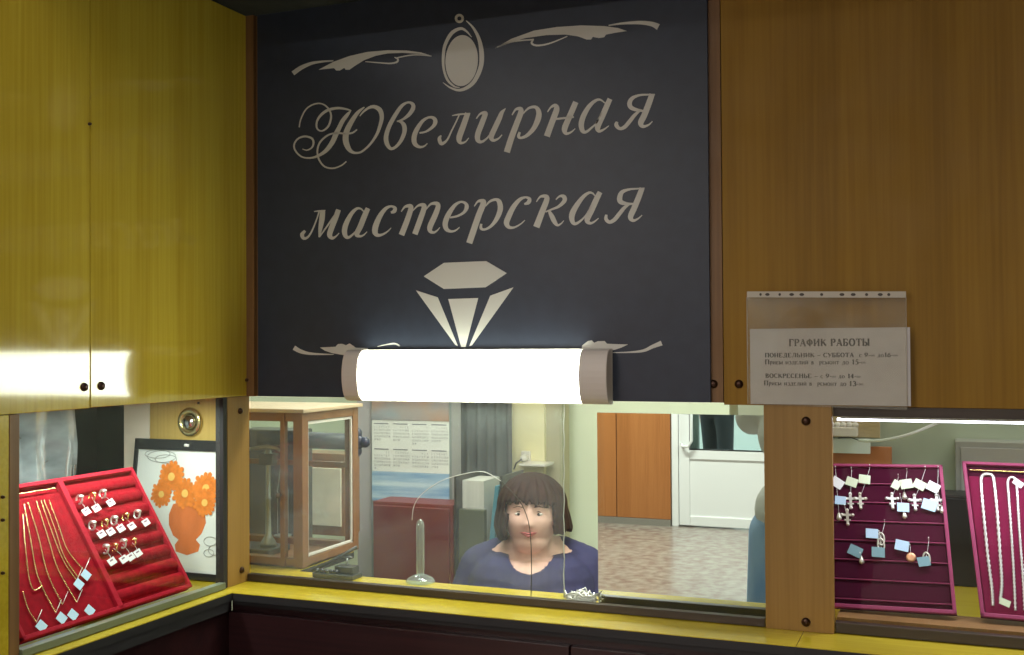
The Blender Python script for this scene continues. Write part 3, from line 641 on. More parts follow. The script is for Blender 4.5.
# ============================================================ RIGHT DISPLAY CASE
def rtray(tlx, trx, blx, brx, slots, label):
    TL = at(*tlx, 'Y', .20); BL = at(*blx, 'Y', .085); BR = at(*brx, 'Y', .085); TR = at(*trx, 'Y', .2)
    O, u, v, n, W, H = frame_from(BL, BR, TL, True)
    O = O.copy(); d = ZL+.03-O.z
    t = thing('jewellery_tray', (BL+BR)/2, label, 'jewellery tray')
    MB().obox(O, u, v, n, (0, 0, -.012), (W, H, -.005)).build('backing', M['burg'], t)
    rm = MB()
    for a, b_ in (((0, 0), (W, .008)), ((0, H-.006), (W, H)), ((0, 0), (.007, H)), ((W-.007, 0), (W, H))):
        rm.obox(O, u, v, n, (a[0], a[1], -.005), (b_[0], b_[1], .008))
    rm.build('rim', M['burgrim'], t, .0015)
    return t, O, u, v, n, W, H
# supporting strip under the trays
struct(MB().box((-.209, .035, ZL+.0005), (XR, .125, 1.0735)), 'trim_9', M['strip'])
t1_, O1, u1, v1, n1, W1, H1 = rtray((800, 464), (945, 466.5), (806, 606), (957, 615), True, 'burgundy velvet tray of crosses and tagged pendants beside the wooden post')
for k in range(7):
    h = H1*(.065+.133*k)
    MB().obox(O1, u1, v1, n1, (.008, h+.002, -.0048), (W1-.008, h+H1*.133-.003, -.001)).build('pad_row', M['burg'], t1_, .002)
    MB().obox(O1, u1, v1, n1, (.007, h-.0008, -.0048), (W1-.007, h+.0008, .003)).build('ridge', M['burgrim'], t1_)
t2_, O2, u2_, v2, n2, W2, H2 = rtray((962, 462), (1100, 464), (981, 617), (1105, 628), False, 'burgundy velvet tray of silver necklaces at the right edge')
M['burgpad'] = mat('wine_velvet_pad', (.20, .010, .05), .9, spec=.1, noise=.2, scale=(30, 30, 30))
MB().obox(O2, u2_, v2, n2, (.008, .009, -.0048), (W2-.008, H2-.028, 0)).build('pad', M['burgpad'], t2_, .002)
chain([O2+u2_*(.012+(W2-.03)*k/20)+v2*(H2-.016)+n2*.002 for k in range(21)], .0016, 'clasp_row', M['gold'], t2_)
def rz(x, y): return (800+x/2.567, 400+y/2.567)
def rp(x, y, d=.004): return hit(*rz(x, y), O1+n1*d, n1)
items = [ # kind, (item pos), tag pos, tag mat, angle, size, pin, label
 ('cross', (130, 258), (133, 211), 'tagg', -20, 1.1, (133, 182), 'bright silver cross with pale green tag, left of the pair by the post'),
 ('cross', (155, 258), (166, 204), 'tagg', -8, 1.1, (180, 175), 'darker cross under a greenish tag, right of the pair by the post'),
 ('cross', (122, 300), (104, 258), 'tagb', -5, 1.05, (116, 278), 'small cross hanging third row down beside the wooden post'),
 ('drop', (100, 296), (96, 213), 'tagw', -35, 1.2, (92, 180), 'pendant with white tag half hidden by the post, top left of the tray'),
 ('cross', (237, 258), (247, 218), 'tagg', 60, .9, (253, 200), 'antique silver cross at the left of the right-hand cluster'),
 ('drop', (268, 243), (273, 216), 'tagg', 10, 1.15, (275, 186), 'small pendant with large green tag next to the antique cross'),
 ('cross', (295, 262), (307, 218), 'tagg', -30, 1.1, (322, 180), 'ornate silver cross in the middle of the right-hand cluster'),
 ('cross', (352, 262), (342, 224), 'tagw', -30, 1.15, (355, 180), 'pale cross with white tag beside the right rim of the tray'),
 ('drop', (365, 278), (332, 270), 'tagb', -18, 1.3, (356, 245), 'silver drop with wide grey tag lying by the right rim'),
 ('drop', (268, 292), (265, 276), 'tagb', -3, 1.1, (258, 250), 'small drop with flat grey tag below the antique cross'),
 ('oval', (208, 357), (185, 343), 'tagb', -3, 1.15, (218, 317), 'oval openwork pendant with pale blue tag in the middle of the tray'),
 ('drop', (158, 408), (142, 388), 'tagt', -25, 1.25, (156, 400), 'dark red drop below a teal tag, lowest on the left side'),
 ('oval', (208, 372), (201, 391), 'tagt', -3, 1.2, (204, 345), 'thin pendant under the openwork oval with teal tag'),
 ('disc', (285, 404), (262, 374), 'tagb', -12, 1.25, (283, 380), 'round copper pendant with bright blue tag low in the tray'),
 ('oval', (325, 408), (318, 415), 'tagt', 10, 1.1, (331, 362), 'dark oval pendant hanging right of the round copper one'),
]
M['copper'] = mat('copper', (.75, .38, .22), .35, metal=.7)
M['oldsilver'] = mat('old_silver', (.66, .62, .54), .35, metal=.7)
for kind, ip, tp_, tm_, ang, sz, pin, lb in items:
    c = rp(*ip, .003); tc_ = rp(*tp_, .006); t = thing('pendant', c, lb, 'pendant', 'pendants on the burgundy tray')
    b_ = MB(); r_ = .0011
    if kind == 'cross':
        K = 1.6
        b_.obox(c, u1, v1, n1, (-.0016*K, -.0085*K, 0), (.0016*K, .0075*K, .002)); b_.obox(c, u1, v1, n1, (-.0055*K, .001*K, 0), (.0055*K, .0038*K, .002))
        for a, h in ((0, .0085), (0, -.0095), (.0065, .0024), (-.0065, .0024)): b_.ell(c+u1*a*K+v1*h*K+n1*.001, .0036, 8, 6)
        b_.obox(c, u1, v1, n1, (-.0038*K, -.005*K, 0), (.0038*K, -.0033*K, .002))
        b_.build('cross', M['silver'] if 'silver' in lb or 'pale' in lb else M['oldsilver'], t)
    elif kind == 'drop':
        b_.lathe(c+v1*.006, -v1, [(.0012, 0), (.0026, .003), (.0052, .011), (.0048, .014), (.0008, .017)], 10); b_.build('drop', M['oldsilver'], t)
    elif kind == 'disc':
        b_.lathe(c, n1, [(.0085, 0), (.0095, .001), (.0085, .003), (.006, .004), (0, .0042)], 20); b_.build('disc', M['copper'], t)
    else:
        b_.tube([c+u1*(.0062*math.cos(a*math.pi/9))+v1*(.0125*math.sin(a*math.pi/9))+n1*.001 for a in range(18)], .0017, 6, closed=True)
        b_.tube([c+v1*.008+n1*.001, c-v1*.008+n1*.001], .0008, 5); b_.tube([c-u1*.004+n1*.001, c+u1*.004+n1*.001], .0008, 5); b_.build('oval', M['oldsilver'], t)
    tmb = MB(); tagcard(tmb, tc_, u1, v1, n1, ang, .0205*sz, .0165*sz, .0015); tmb.build('price_tag', M[tm_], t)
    pp_ = rp(*pin, .001); pm = MB().tube([pp_, pp_+n1*.012+v1*.004], .0005, 5); pm.ell(pp_+n1*.012+v1*.004, .0013, 8, 6); pm.build('pin', M['silver'], t)
    MB().tube([pp_+n1*.006, (pp_+c)/2+n1*.004, c+v1*.007], .0004, 5).build('thread', M['tagw'], t)
def rp2(x, y, d=.002): return hit(*rz(x, y), O2+n2*d, n2)
nk = [([(495,528),(492,480),(482,400),(472,300),(465,215),(468,195),(480,190),(494,195),(499,215),(507,300),(514,400),(518,470),(514,515)], (526, 520), 'heavy silver necklace looped at the left of the tray, green tag at the bottom'),
      ([(553,540),(549,450),(543,350),(536,250),(533,215),(538,200),(549,200),(556,220),(563,330),(572,450),(577,540)], (560, 214), 'silver necklace second from the left with a white tag at its top')]
for k, (pts, tg_, lb) in enumerate(nk):
    P = [rp2(x, y, .003) for x, y in sm2(pts)]
    t = thing('silver_necklace', P[0], lb, 'necklace', 'silver necklaces')
    chain(P, .0030 if k == 0 else .0024, 'links', M['silver'], t)
    tc_ = rp2(*tg_, .005); tmb = MB(); tagcard(tmb, tc_, u2_, v2, n2, -38 if k else -22, .0185, .0125, .0015); tmb.build('price_tag', M['tagw'] if k else M['tagg'], t)
# led strip, cable, terminal block, card
M['led'] = mat('led_strip', (1, 1, 1), .5, emit=7, emc=(.88, .84, 1))
ls = thing('led_strip', (.3, .045, 1.448), 'thin glowing LED strip along the top of the right display case', 'led strip')
MB().box((-.206, .046, 1.4500), (XR-.02, .058, 1.4545)).build('diffuser', M['led'], ls)
MB().box((-.198, .034, 1.4550), (XR-.02, .060, 1.4605)).build('channel', M['white'], ls)
cbp = [(945, 419.5), (930, 426), (910, 434), (890, 439), (872, 441), (856, 440)]
M['cable'] = mat('white_cable', (.80, .85, .82), .4)
tag(MB().tube([at(a, b_, 'Y', .085+.03*i) for i, (a, b_) in enumerate(sm2(cbp)[::3])], .0032, 8).build('power_cable', M['cable']), 'white cable drooping from the LED strip to the terminal block', 'cable')
tag(MB().tube([at(a, b_, 'Y', .55) for a, b_ in sm2([(838, 438), (850, 437.5), (862, 441), (875, 439.5)])], .0012, 6).build('thin_wire', M['dark']), 'thin dark wire running along the top of the white card', 'cable')
YB = .66
tb = thing('terminal_block', at(846, 437, 'Y', YB), 'small white electrical terminal block above the white card', 'electrical box')
a0 = at(820, 422, 'Y', .60); a1 = at(857, 437, 'Y', .60)
MB().box((a0.x, .60, a1.z), (a1.x, .639, a0.z-.012)).build('housing', M['white'], tb, .002)
for i in range(5):
    xx = a0.x+(a1.x-a0.x)*(.3+.16*i); MB().lathe((xx, .615, a0.z-.012), (0, 0, 1), [(.008, 0), (.008, .008), (.004, .012), (0, .0125)], 12).build('terminal', M['white'], tb)
a0 = at(815, 438, 'Y', .62); a1 = at(870, 454, 'Y', .62)
tag(MB().box((a0.x, .62, a1.z), (a1.x, .638, a0.z)).build('card_box', mat('white_card', (.72, .82, .80), .5)), 'plain white card box below the terminal block', 'box')
def bboard(px0, px1, py0, py1, y, name, m_, label=None, cat=None, th=.012):
    a = at(px0, py0, 'Y', y); c = at(px1, py1, 'Y', y); c0 = at(px0, py1, 'Y', y)
    o_ = MB().box((a.x, y, min(c.z, c0.z)), (c.x, y+th, a.z)).build(name, m_, None, .001)
    if label: tag(o_, label, cat)
    else: tag(o_, kind='structure')
    return o_
M['greenwall'] = mat('grey_green_paint', (.46, .54, .42), .7, noise=.25, scale=(5, 5, 5))
struct(MB().box((-.411, .68, .0), (XR+.2, .70, 2.38)), 'wall_back_right', M['greenwall']); bpy.data.objects['wall_back_right'].name = 'wall_right'
bboard(800, 880, 400, 436, .641, 'beige_board', mat('beige_board', (.48, .38, .22), .6), 'beige upright board behind the terminal block', 'board')
bboard(810, 893, 445, 560, .655, 'brown_board', mat('orange_brown_board', (.48, .18, .06), .5), 'orange-brown board behind the pendant tray', 'board')
gp = thing('grey_cabinet', at(1000, 545, 'Y', .6), 'grey flat-fronted metal cabinet behind the necklace tray', 'cabinet')
a0 = at(955, 441, 'Y', .6)
MB().box((a0.x, .6, ZL+.001), (XR, .679, a0.z)).build('body', mat('grey_enamel', (.30, .31, .28), .5), gp, .002)
MB().box((a0.x+.012, .596, ZL+.02), (XR-.02, .5995, a0.z-.014)).build('door', mat('grey_enamel_door', (.34, .34, .32), .45), gp, .001)
bbx = thing('black_box', at(960, 545, 'Y', .5), 'low black box on the shelf between the two burgundy trays', 'box')
a0 = at(935, 497, 'Y', .5); a1 = at(985, 545, 'Y', .5)
MB().box((a0.x, .5, ZL+.001), (a1.x, .59, a0.z)).build('body', M['blackp'], bbx, .003)
MB().box((a0.x-.002, .498, a0.z), (a1.x+.002, .592, a0.z+.006)).build('lid', M['dark'], bbx, .001)

# ============================================================ BOOTH INTERIOR
M['iwall'] = mat('pale_green_paint', (.76, .83, .67), .7, noise=.06, scale=(3, 3, 3))
M['cream'] = mat('cream_paint', (.78, .72, .45), .7)
struct(MB().box((-3.2, 1.9, 0), (-.0, 1.93, 2.38)), 'wall_back', M['iwall'])
struct(MB().box((-3.2, .05, 0), (-3.17, 1.9, 2.38)), 'wall_booth_left', M['iwall']); bpy.data.objects['wall_booth_left'].name = 'wall_far_left'
struct(MB().box((-.43, .13, 0), (-.412, 1.9, 2.38)), 'wall_partition', M['iwall']); bpy.data.objects['wall_partition'].name = 'wall_partition'
struct(MB().box((-3.2, .035, 2.383), (-.0, 1.93, 2.384)), 'ceiling_booth', M['iwall']); bpy.data.objects['ceiling_booth'].name = 'ceiling'
struct(MB().box((-3.2, .031, 1.485), (XL-.02, .05, 2.38)), 'wall_upper', M['cream'])
# shelf the balance stands on is part of the worktop.  glazed balance case
M['cwood'] = wood('varnished_wood', (.27, .115, .04), (.19, .075, .025), .3, coat=.3)
cx1, cy0 = -1.485, .150; cz0, cz1 = ZL+.002, at(300, 413, 'Y', .15)[2]
cy1 = at(358, 402, 'X', cx1)[1]; cx0 = -2.02
bc = thing('balance_case', ((cx0+cx1)/2, (cy0+cy1)/2, cz0), 'varnished wooden glazed balance case behind the window corner', 'display case')
fr_ = MB(); s_ = .026
for x in (cx0, cx1-s_): 
    for y in (cy0, cy1-s_): fr_.box((x-.0006, y-.0006, cz0-.0006), (x+s_+.0006, y+s_+.0006, cz1-.0006))
for z0_, z1_ in ((cz0, cz0+.022), (cz1-.022, cz1)):
    fr_.box((cx0, cy0, z0_), (cx1, cy0+s_, z1_)); fr_.box((cx0, cy1-s_, z0_), (cx1, cy1, z1_))
    fr_.box((cx0, cy0, z0_), (cx0+s_, cy1, z1_)); fr_.box((cx1-s_, cy0, z0_), (cx1, cy1, z1_))
fr_.box((cx0, cy0, cz0), (cx1, cy1, cz0+.006))
xm = at(284, 500, 'Y', cy0)[0]; fr_.box((xm-.009, cy0-.004, cz0), (xm+.004, cy0+.012, cz1))
fr_.build('frame', M['cwood'], bc, .0015)
tpz = MB().box((cx0-.008, cy0-.010, cz1), (cx1+.010, cy1+.010, cz1+.010)); tpz.build('top', mat('pale_top', (.55, .42, .28), .35), bc, .002)
MB().box((cx0+.02, cy0+.01, cz0+.02), (xm, cy0+.013, cz1-.02)).build('front_glass', M['glass_case'], bc)
MB().box((cx1-.013, cy0+.02, cz0+.02), (cx1-.010, cy1-.02, cz1-.02)).build('side_glass', M['glass_case'], bc)
mlt = MB()
for z in (cz0+.024, cz1-.03): mlt.box((cx1-.008, cy0+s_, z), (cx1-.003, cy1-s_, z+.006))
for y in (cy0+s_, cy1-s_-.006): mlt.box((cx1-.008, y, cz0+.022), (cx1-.003, y+.006, cz1-.022))
mlt.build('glazing_bead', M['white'], bc)
# rear glass and rail; beyond them an added cream cupboard for brightness
ry = cy1-.02
rd = MB(); za = (cz0+cz1)/2+.03
MB().box((cx0+.02, cy1-.020, cz0+.02), (cx1-.02, cy1-.017, cz1-.02)).build('rear_glass', M['glass_case'], bc)
rd.box((cx0+.02, cy1-.026, za), (cx1-.02, cy1-.021, za+.014)); rd.build('glazing_rail', M['cwood'], bc, .001)
q0 = at(302, 467, 'Y', .80); q1 = at(341, 527, 'Y', .80)
cc_ = thing('standin_cupboard', ((q0.x+q1.x)/2, .82, q1.z), 'added cream cupboard standing in for the bright wall seen through the balance case', 'cupboard')  # made-up cupboard, its cream door replaces a bright wall behind the glass
MB().box((q0.x-.25, .806, q1.z-.03), (q1.x+.010, .90, q0.z+.045)).build('body', M['cwood'], cc_, .002)
MB().box((q0.x-.2, .80, q1.z), (q1.x, .8055, q0.z)).build('door', mat('cream_panel', (.90, .82, .68), .5), cc_, .002)
kp = at(281, 495, 'Y', cy0-.004)
MB().lathe(kp, (0, -1, 0), [(.003, 0), (.003, .008), (.0065, .010), (.0065, .016), (.003, .019), (0, .0195)], 14).build('knob', mat('brown_knob', (.10, .05, .03), .3), bc)
for x, y in ((cx1-.02, cy0+.02), (cx1-.02, cy1-.02)):
    pass
# balance inside
bx = at(266, 500, 'Y', .26)[0]; by = .27
M['steel'] = mat('steel', (.42, .43, .44), .28, metal=.9); M['dsteel'] = mat('dark_steel', (.10, .10, .11), .35, metal=.7)
sc_ = thing('precision_balance', (bx, by, cz0+.006), 'old metal two-pan precision balance inside the wooden case', 'scales')
MB().box((bx-.10, by-.05, cz0+.0065), (bx+.035, by+.05, cz0+.022)).build('base', M['dsteel'], sc_, .003)
MB().lathe((bx, by, cz0+.022), (0, 0, 1), [(.022, 0), (.02, .012), (.008, .03), (.006, .12), (.009, .125), (.006, .13), (.006, .235), (.011, .24), (.006, .26)], 18).build('column', M['steel'], sc_)
zt = cz0+.27
MB().tube([(bx-.09, by, zt), (bx-.04, by, zt+.008), (bx, by, zt+.012), (bx+.025, by, zt+.009), (bx+.05, by, zt)], [.003, .005, .007, .005, .003], 8).build('beam', M['steel'], sc_)
MB().box((bx-.022, by-.012, zt-.035), (bx+.022, by+.012, zt-.004)).build('bearing_block', M['dsteel'], sc_, .003)
for sx in (-.088, .045):
    hm_ = MB().tube([(bx+sx, by, zt), (bx+sx-.016, by, zt-.10), (bx+sx-.016, by, zt-.215)], .0012, 6)
    hm_.tube([(bx+sx, by, zt), (bx+sx+.016, by, zt-.10), (bx+sx+.016, by, zt-.215)], .0012, 6); hn = hm_.build('hanger', M['steel'], sc_)
    MB().lathe((bx+sx, by, zt-.222), (0, 0, 1), [(.004, 0), (.020, .002), (.024, .007), (.023, .007), (.004, .003)], 20).build('pan', M['steel'], sc_)
# four lobed hand knob and shaft (rolling mill) behind the case
hk = at(357, 442, 'Y', .62)
hw = thing('hand_mill', (hk.x-.12, .66, ZL), 'dark hand rolling mill with a four-lobed knob behind the balance case', 'rolling mill')
kb = MB()
for a in range(4):
    an = a*math.pi/2; kb.ell(hk+V((.026*math.cos(an), 0, .026*math.sin(an))), (.016, .013, .016), 14, 8)
kb.ell(hk, (.024, .015, .024), 14, 8)
kb.build('knob', mat('dark_blue_knob', (.03, .035, .07), .35), hw)
MB().tube([hk, hk+V((-.33, .0, .002))], [.024, .026], 14).build('shaft', mat('dark_blue_enamel', (.03, .035, .06), .5), hw)
MB().box((hk.x-.40, .60, ZL-.25), (hk.x-.2, .70, hk.z+.03)).build('housing', M['dsteel'], hw, .004)
# stand below
wbz = .74
struct(MB().box((-3.17, .25, .70), (-.45, .67, wbz)), 'trim_10', M['cwood'])
wb_ = bpy.data.objects['trim_10']; wb_.name = 'workbench'; del wb_['kind']; tag(wb_, 'wooden workbench top inside the booth in front of the woman', 'workbench')
MB().box((-3.1, .35, 0), (-3.0, .66, .70)).build('leg', M['cwood'], wb_); MB().box((-.6, .35, 0), (-.5, .66, .70)).build('leg', M['cwood'], wb_)
MB().box((hk.x-.38, .61, wbz+.0005), (hk.x-.22, .69, ZL-.25)).build('foot', M['dsteel'], hw)
# black instrument to the right of the case
ia = at(322, 583, 'Z', ZL)
ins = thing('clamp_tool', (-1.34, .06, ZL), 'black jeweller clamp tool lying on the counter right of the balance case', 'tool')
i0 = at(345, 575, 'Y', .10); 
MB().box((i0.x-.075, .075, ZL+.0005), (i0.x+.035, .122, ZL+.012)).build('base', M['dsteel'], ins, .002)
MB().box((i0.x-.02, .085, ZL+.0125), (i0.x+.03, .115, ZL+.03)).build('jaw', M['dsteel'], ins, .002)
c1 = at(347, 558, 'Y', .1)
MB().tube([(c1.x, .1, ZL+.0305), (c1.x, .1, c1.z)], .003, 8).build('screw_spindle', M['steel'], ins)
MB().tube([(c1.x-.016, .1, c1.z), (c1.x+.014, .1, c1.z+.002)], .0022, 8).build('tommy_bar', M['dsteel'], ins)
MB().tube([at(312, 571, 'Y', .10), at(330, 562, 'Y', .11), at(357, 547, 'Y', .12)], .004, 8).build('rail', M['dsteel'], ins)
sbx = MB()
for i in range(5): sbx.ell(V((i0.x-.065+.013*i, .082, ZL+.017)), (.007, .006, .005), 8, 6)
sbx.build('metal_bits', M['dsteel'], ins)

# partition carrying the calendar, shelving and papers
def pt_box(x0, x1, y0p, y1p, Y, dep, name, m_, par, bev=.002, floor=None):
    a = at(x0, y0p, 'Y', Y); c = at(x1, y1p, 'Y', Y)
    return MB().box((a.x, Y, c.z if floor is None else floor), (c.x, Y+dep, a.z)).build(name, m_, par, bev)
a = at(357, 400, 'Y', 1.42); c = at(452, 500, 'Y', 1.42)
struct(MB().box((a.x, 1.42, 0), (c.x, 1.50, 2.38)), 'wall_pier', mat('lilac_grey_paint', (.42, .40, .42), .7)); bpy.data.objects['wall_pier'].name = 'wall_pier'
a = at(371, 400, 'Y', 1.40)
struct(MB().box((a.x, 1.40, 0), (c.x, 1.4195, 2.38)), 'wall_pier_face', mat('blue_grey_board', (.26, .29, .32), .6))
cal = thing('wall_calendar', at(410, 500, 'Y', 1.39), 'white yearly calendar with a blue sea picture pinned to the grey pier', 'calendar')
a0 = at(372, 420, 'Y', 1.392); a1 = at(449, 474, 'Y', 1.392)
MB().box((a0.x, 1.392, a1.z), (a1.x, 1.3965, a0.z)).build('sheet', mat('calendar_paper', (.80, .82, .80), .5), cal)
gm = MB(); cw = (a1.x-a0.x)/4; chh = (a0.z-a1.z)/2
CN = V((0, -1, 0)); days = [31, 28, 31, 30, 31, 30, 31, 31]; 
for mth in range(8):
    ox = a0.x+cw*(mth % 4)+cw*.12; oz_ = a0.z-chh*(mth//4)-chh*.12
    gm.box((ox, 1.3912, oz_-.003), (ox+cw*.76, 1.3918, oz_+.001))
    for d in range(days[mth]):
        s2 = str(d+1); q = d+(mth*3) % 7; cxx = ox+cw*.125*(q//7 if False else q % 7); czz = oz_-.012-chh*.125*(q//7)-.004
        for k, ch in enumerate(s2):
            for stt in G[ch][0]:
                stroke(gm, [(x_, y_, w_*1.1) for x_, y_, w_ in stt], lambda x_, y_: V((cxx+(k*.75+x_)*.0052, 1.3918, czz+y_*.0068)), V((0, -.0003, 0)), False)
gm.build('printed_dates', mat('calendar_print', (.22, .24, .28), .6), cal)
a2 = at(372, 500, 'Y', 1.392); 
MB().box((a0.x, 1.390, a2.z), (a1.x, 1.3962, a1.z-.001)).build('sea_picture', mat('sea_print', (.05, .25, .55), .4, col2=(.62, .78, .88), scale=(2, 2, 26)), cal)
a3 = at(372, 403, 'Y', 1.392)
MB().box((a0.x, 1.390, a0.z+.001), (a1.x, 1.3962, a0.z+.075)).build('header_picture', mat('sunset_print', (.45, .25, .16), .4, col2=(.22, .28, .34), scale=(6, 6, 9)), cal)
rb = thing('red_cupboard', at(430, 560, 'Y', 1.28), 'dark red cupboard below the calendar beside the woman', 'cabinet')
a = at(373, 501, 'Y', 1.26); c = at(453, 501, 'Y', 1.26)
MB().box((a.x, 1.26, 0), (c.x, 1.389, a.z)).build('body', mat('dark_red_board', (.17, .028, .028), .45), rb, .002)
MB().box((a.x+.01, 1.245, .2), (c.x-.01, 1.2595, a.z-.012)).build('door', mat('dark_red_door', (.16, .026, .028), .4), rb, .002)
fd = thing('document_shelf', at(470, 575, 'Y', 1.3), 'grey open shelf of papers between red cupboard and woman', 'shelf')
pt_box(454, 457, 476, 600, 1.25, .2, 'side', M['dsteel'], fd, .001, 0)
pt_box(500, 503, 476, 600, 1.25, .2, 'side', M['dsteel'], fd, .001, 0)
za_ = at(480, 573, 'Y', 1.25).z
pt_box(457.2, 499.8, 573, 577, 1.25, .2, 'shelf_board', M['dsteel'], fd, .001)
a = at(458, 480, 'Y', 1.3); c = at(484, 509, 'Y', 1.3)
tag(MB().box((a.x, 1.30, za_+.001), (c.x, 1.44, a.z)).build('paper_stack', mat('paper_block', (.62, .62, .58), .6, noise=.15, scale=(120, 2, 2))), 'upright white papers on the grey shelf', 'papers')
a = at(457.5, 509, 'Y', 1.27); c = at(484, 509, 'Y', 1.27)
tag(MB().box((a.x, 1.27, za_+.001), (c.x, 1.295, a.z)).build('folder', mat('olive_folder', (.10, .11, .08), .5), None, .002), 'olive dark folder standing in front of the white papers', 'folder')
q = [at(486, 572, 'Y', 1.29), at(492, 572, 'Y', 1.29), at(499, 486, 'Y', 1.29), at(495, 486, 'Y', 1.29)]
for k in (0, 1): q[k].z = za_+.001
tag(MB().prism(q, (0, .14, 0)).build('blue_folder', mat('teal_folder', (.10, .28, .36), .4)), 'slim teal folder leaning at the right of the shelf', 'folder')
# grey curtain
cu = MB(); a = at(452, 400, 'Y', 1.62); c = at(511, 400, 'Y', 1.62); nn = 30; P = []
for i in range(nn+1):
    xx = a.x+(c.x-a.x)*i/nn; P.append((xx, 1.62+.018*math.sin(i*1.25)+.008*math.sin(i*.5)))
vs = [(x, y, z) for z in (.05, 2.36) for x, y in P]+[(x, y+.006, z) for z in (.05, 2.36) for x, y in P]
n1_ = nn+1
cu.add(vs, [(i, i+1, n1_+i+1, n1_+i) for i in range(nn)]+[(2*n1_+i, 2*n1_+i+1, 3*n1_+i+1, 3*n1_+i) for i in range(nn)], True)
tag(cu.build('curtain', mat('grey_curtain', (.12, .13, .135), .8, noise=.4, scale=(14, 14, 3))), 'grey hanging curtain between the calendar pier and cream wall strip', 'curtain')
struct(MB().box((at(511.5, 400, 'Y', 1.7).x, 1.7, 0), (at(544, 400, 'Y', 1.7).x, 1.74, 2.38)), 'wall_cream', M['cream'])
struct(MB().box((at(544, 400, 'Y', 1.72).x, 1.72, 0), (at(562, 400, 'Y', 1.72).x, 1.80, 2.38)), 'wall_taupe', mat('taupe_paint', (.42, .39, .27), .7))
ol = thing('wall_socket', at(525, 461, 'Y', 1.69), 'white wall socket with plug on the cream wall above the woman', 'socket')
pt_box(521, 530, 451, 462, 1.685, .014, 'plate', M['white'], ol, .002)
pc = at(525.5, 458, 'Y', 1.684); MB().lathe(pc, (0, -1, 0), [(.014, 0), (.013, .025), (.007, .035), (0, .036)], 14).build('plug', M['white'], ol)
MB().tube([pc+V((0, -.034, 0)), pc+V((-.02, -.045, -.015)), pc+V((-.035, -.03, -.04))], .003, 6).build('lead', M['dsteel'], ol)
ws = pt_box(519, 545, 463.5, 467, 1.60, .098, 'wall_shelf', M['white'], None, .002); tag(ws, 'narrow white shelf under the socket just above the woman', 'shelf')

wk = thing('fill_lamp', (-.98, .09, 1.60), 'added unseen fill lamp behind the sign, front light for the woman', 'lamp')  # added housing for the face fill, hidden behind the sign
MB().box((-1.16, .055, 1.62), (-.80, .085, 1.68)).build('housing', M['white'], wk, .003)
MB().box((-1.15, .0505, 1.60), (-.81, .0545, 1.70)).build('bracket', M['dsteel'], wk)
# glass stand on counter
gs = at(420.5, 582, 'Z', ZL+.001); gs = V((gs.x, max(gs.y, .035), ZL+.0008))
gt = at(420, 519, 'Y', gs.y)
stn = thing('glass_stand', gs, 'clear glass upright ring stand on a round base behind the window', 'display stand')
MB().lathe(gs, (0, 0, 1), [(.034, 0), (.034, .003), (.028, .010), (.016, .016), (.008, .018)], 28).build('base', M['crystal'], stn)
hgt = gt.z-gs.z
MB().lathe(gs+V((0, 0, .017)), (0, 0, 1), [(.0085, 0), (.0095, .01), (.0095, hgt-.032), (.007, hgt-.022), (.001, hgt-.017)], 20).build('upright', M['crystal'], stn)
# silver chains heap
hp = MB(); c = at(581, 597, 'Y', .02); random.seed(3)
for k in range(8):
    P = []
    cx_ = c.x+random.uniform(-.012, .012)
    for i in range(46):
        a = i*.55+k; P.append(V((cx_+.030*math.cos(a*(1+.1*k))*random.uniform(.5, 1), .019+.0065*math.sin(a*1.3), ZL+.0035+.028*random.random()*abs(math.cos(a*.31)) + .010*(k % 3)/2)))
    hp.tube(P, [.0016*(1.2 if i % 2 else .7) for i in range(len(P))], 5)
tag(hp.build('silver_chain', M['silver']), 'tangled heap of silver chain on the ledge beside the mirror', 'chain', kind='stuff')

# ============================================================ PEOPLE
def remesh(mb, name, m_, parent, vox=.008, sm=3, smooth_f=.5):
    o_ = mb.build('tmp_'+name, m_, parent)
    r_ = o_.modifiers.new('r', 'REMESH'); r_.mode = 'VOXEL'; r_.voxel_size = vox; r_.use_smooth_shade = True
    s_m = o_.modifiers.new('s', 'SMOOTH'); s_m.iterations = sm; s_m.factor = smooth_f
    dg = bpy.context.evaluated_depsgraph_get(); dg.update()
    me = bpy.data.meshes.new_from_object(o_.evaluated_get(dg))
    for p_ in me.polygons: p_.use_smooth = True
    n_ = bpy.data.objects.new(name, me); COL.objects.link(n_); n_.parent = parent; n_.location = o_.location
    bpy.data.objects.remove(o_)
    if not me.materials: me.materials.append(m_)
    return n_
M['skin'] = mat('skin', (.82, .52, .44), .5, noise=.06, scale=(18, 18, 18)); M['hairm'] = mat('dark_auburn_hair', (.034, .011, .008), .65, noise=.5, scale=(60, 60, 8), bump=.3, spec=.25)
M['navy'] = mat('navy_jersey', (.035, .036, .12), .8, noise=.25, scale=(25, 25, 25)); M['lips'] = mat('lips', (.50, .13, .13), .4); M['eye'] = mat('eye_white', (.7, .66, .62), .3); M['iris'] = mat('dark_iris', (.03, .02, .015), .2)
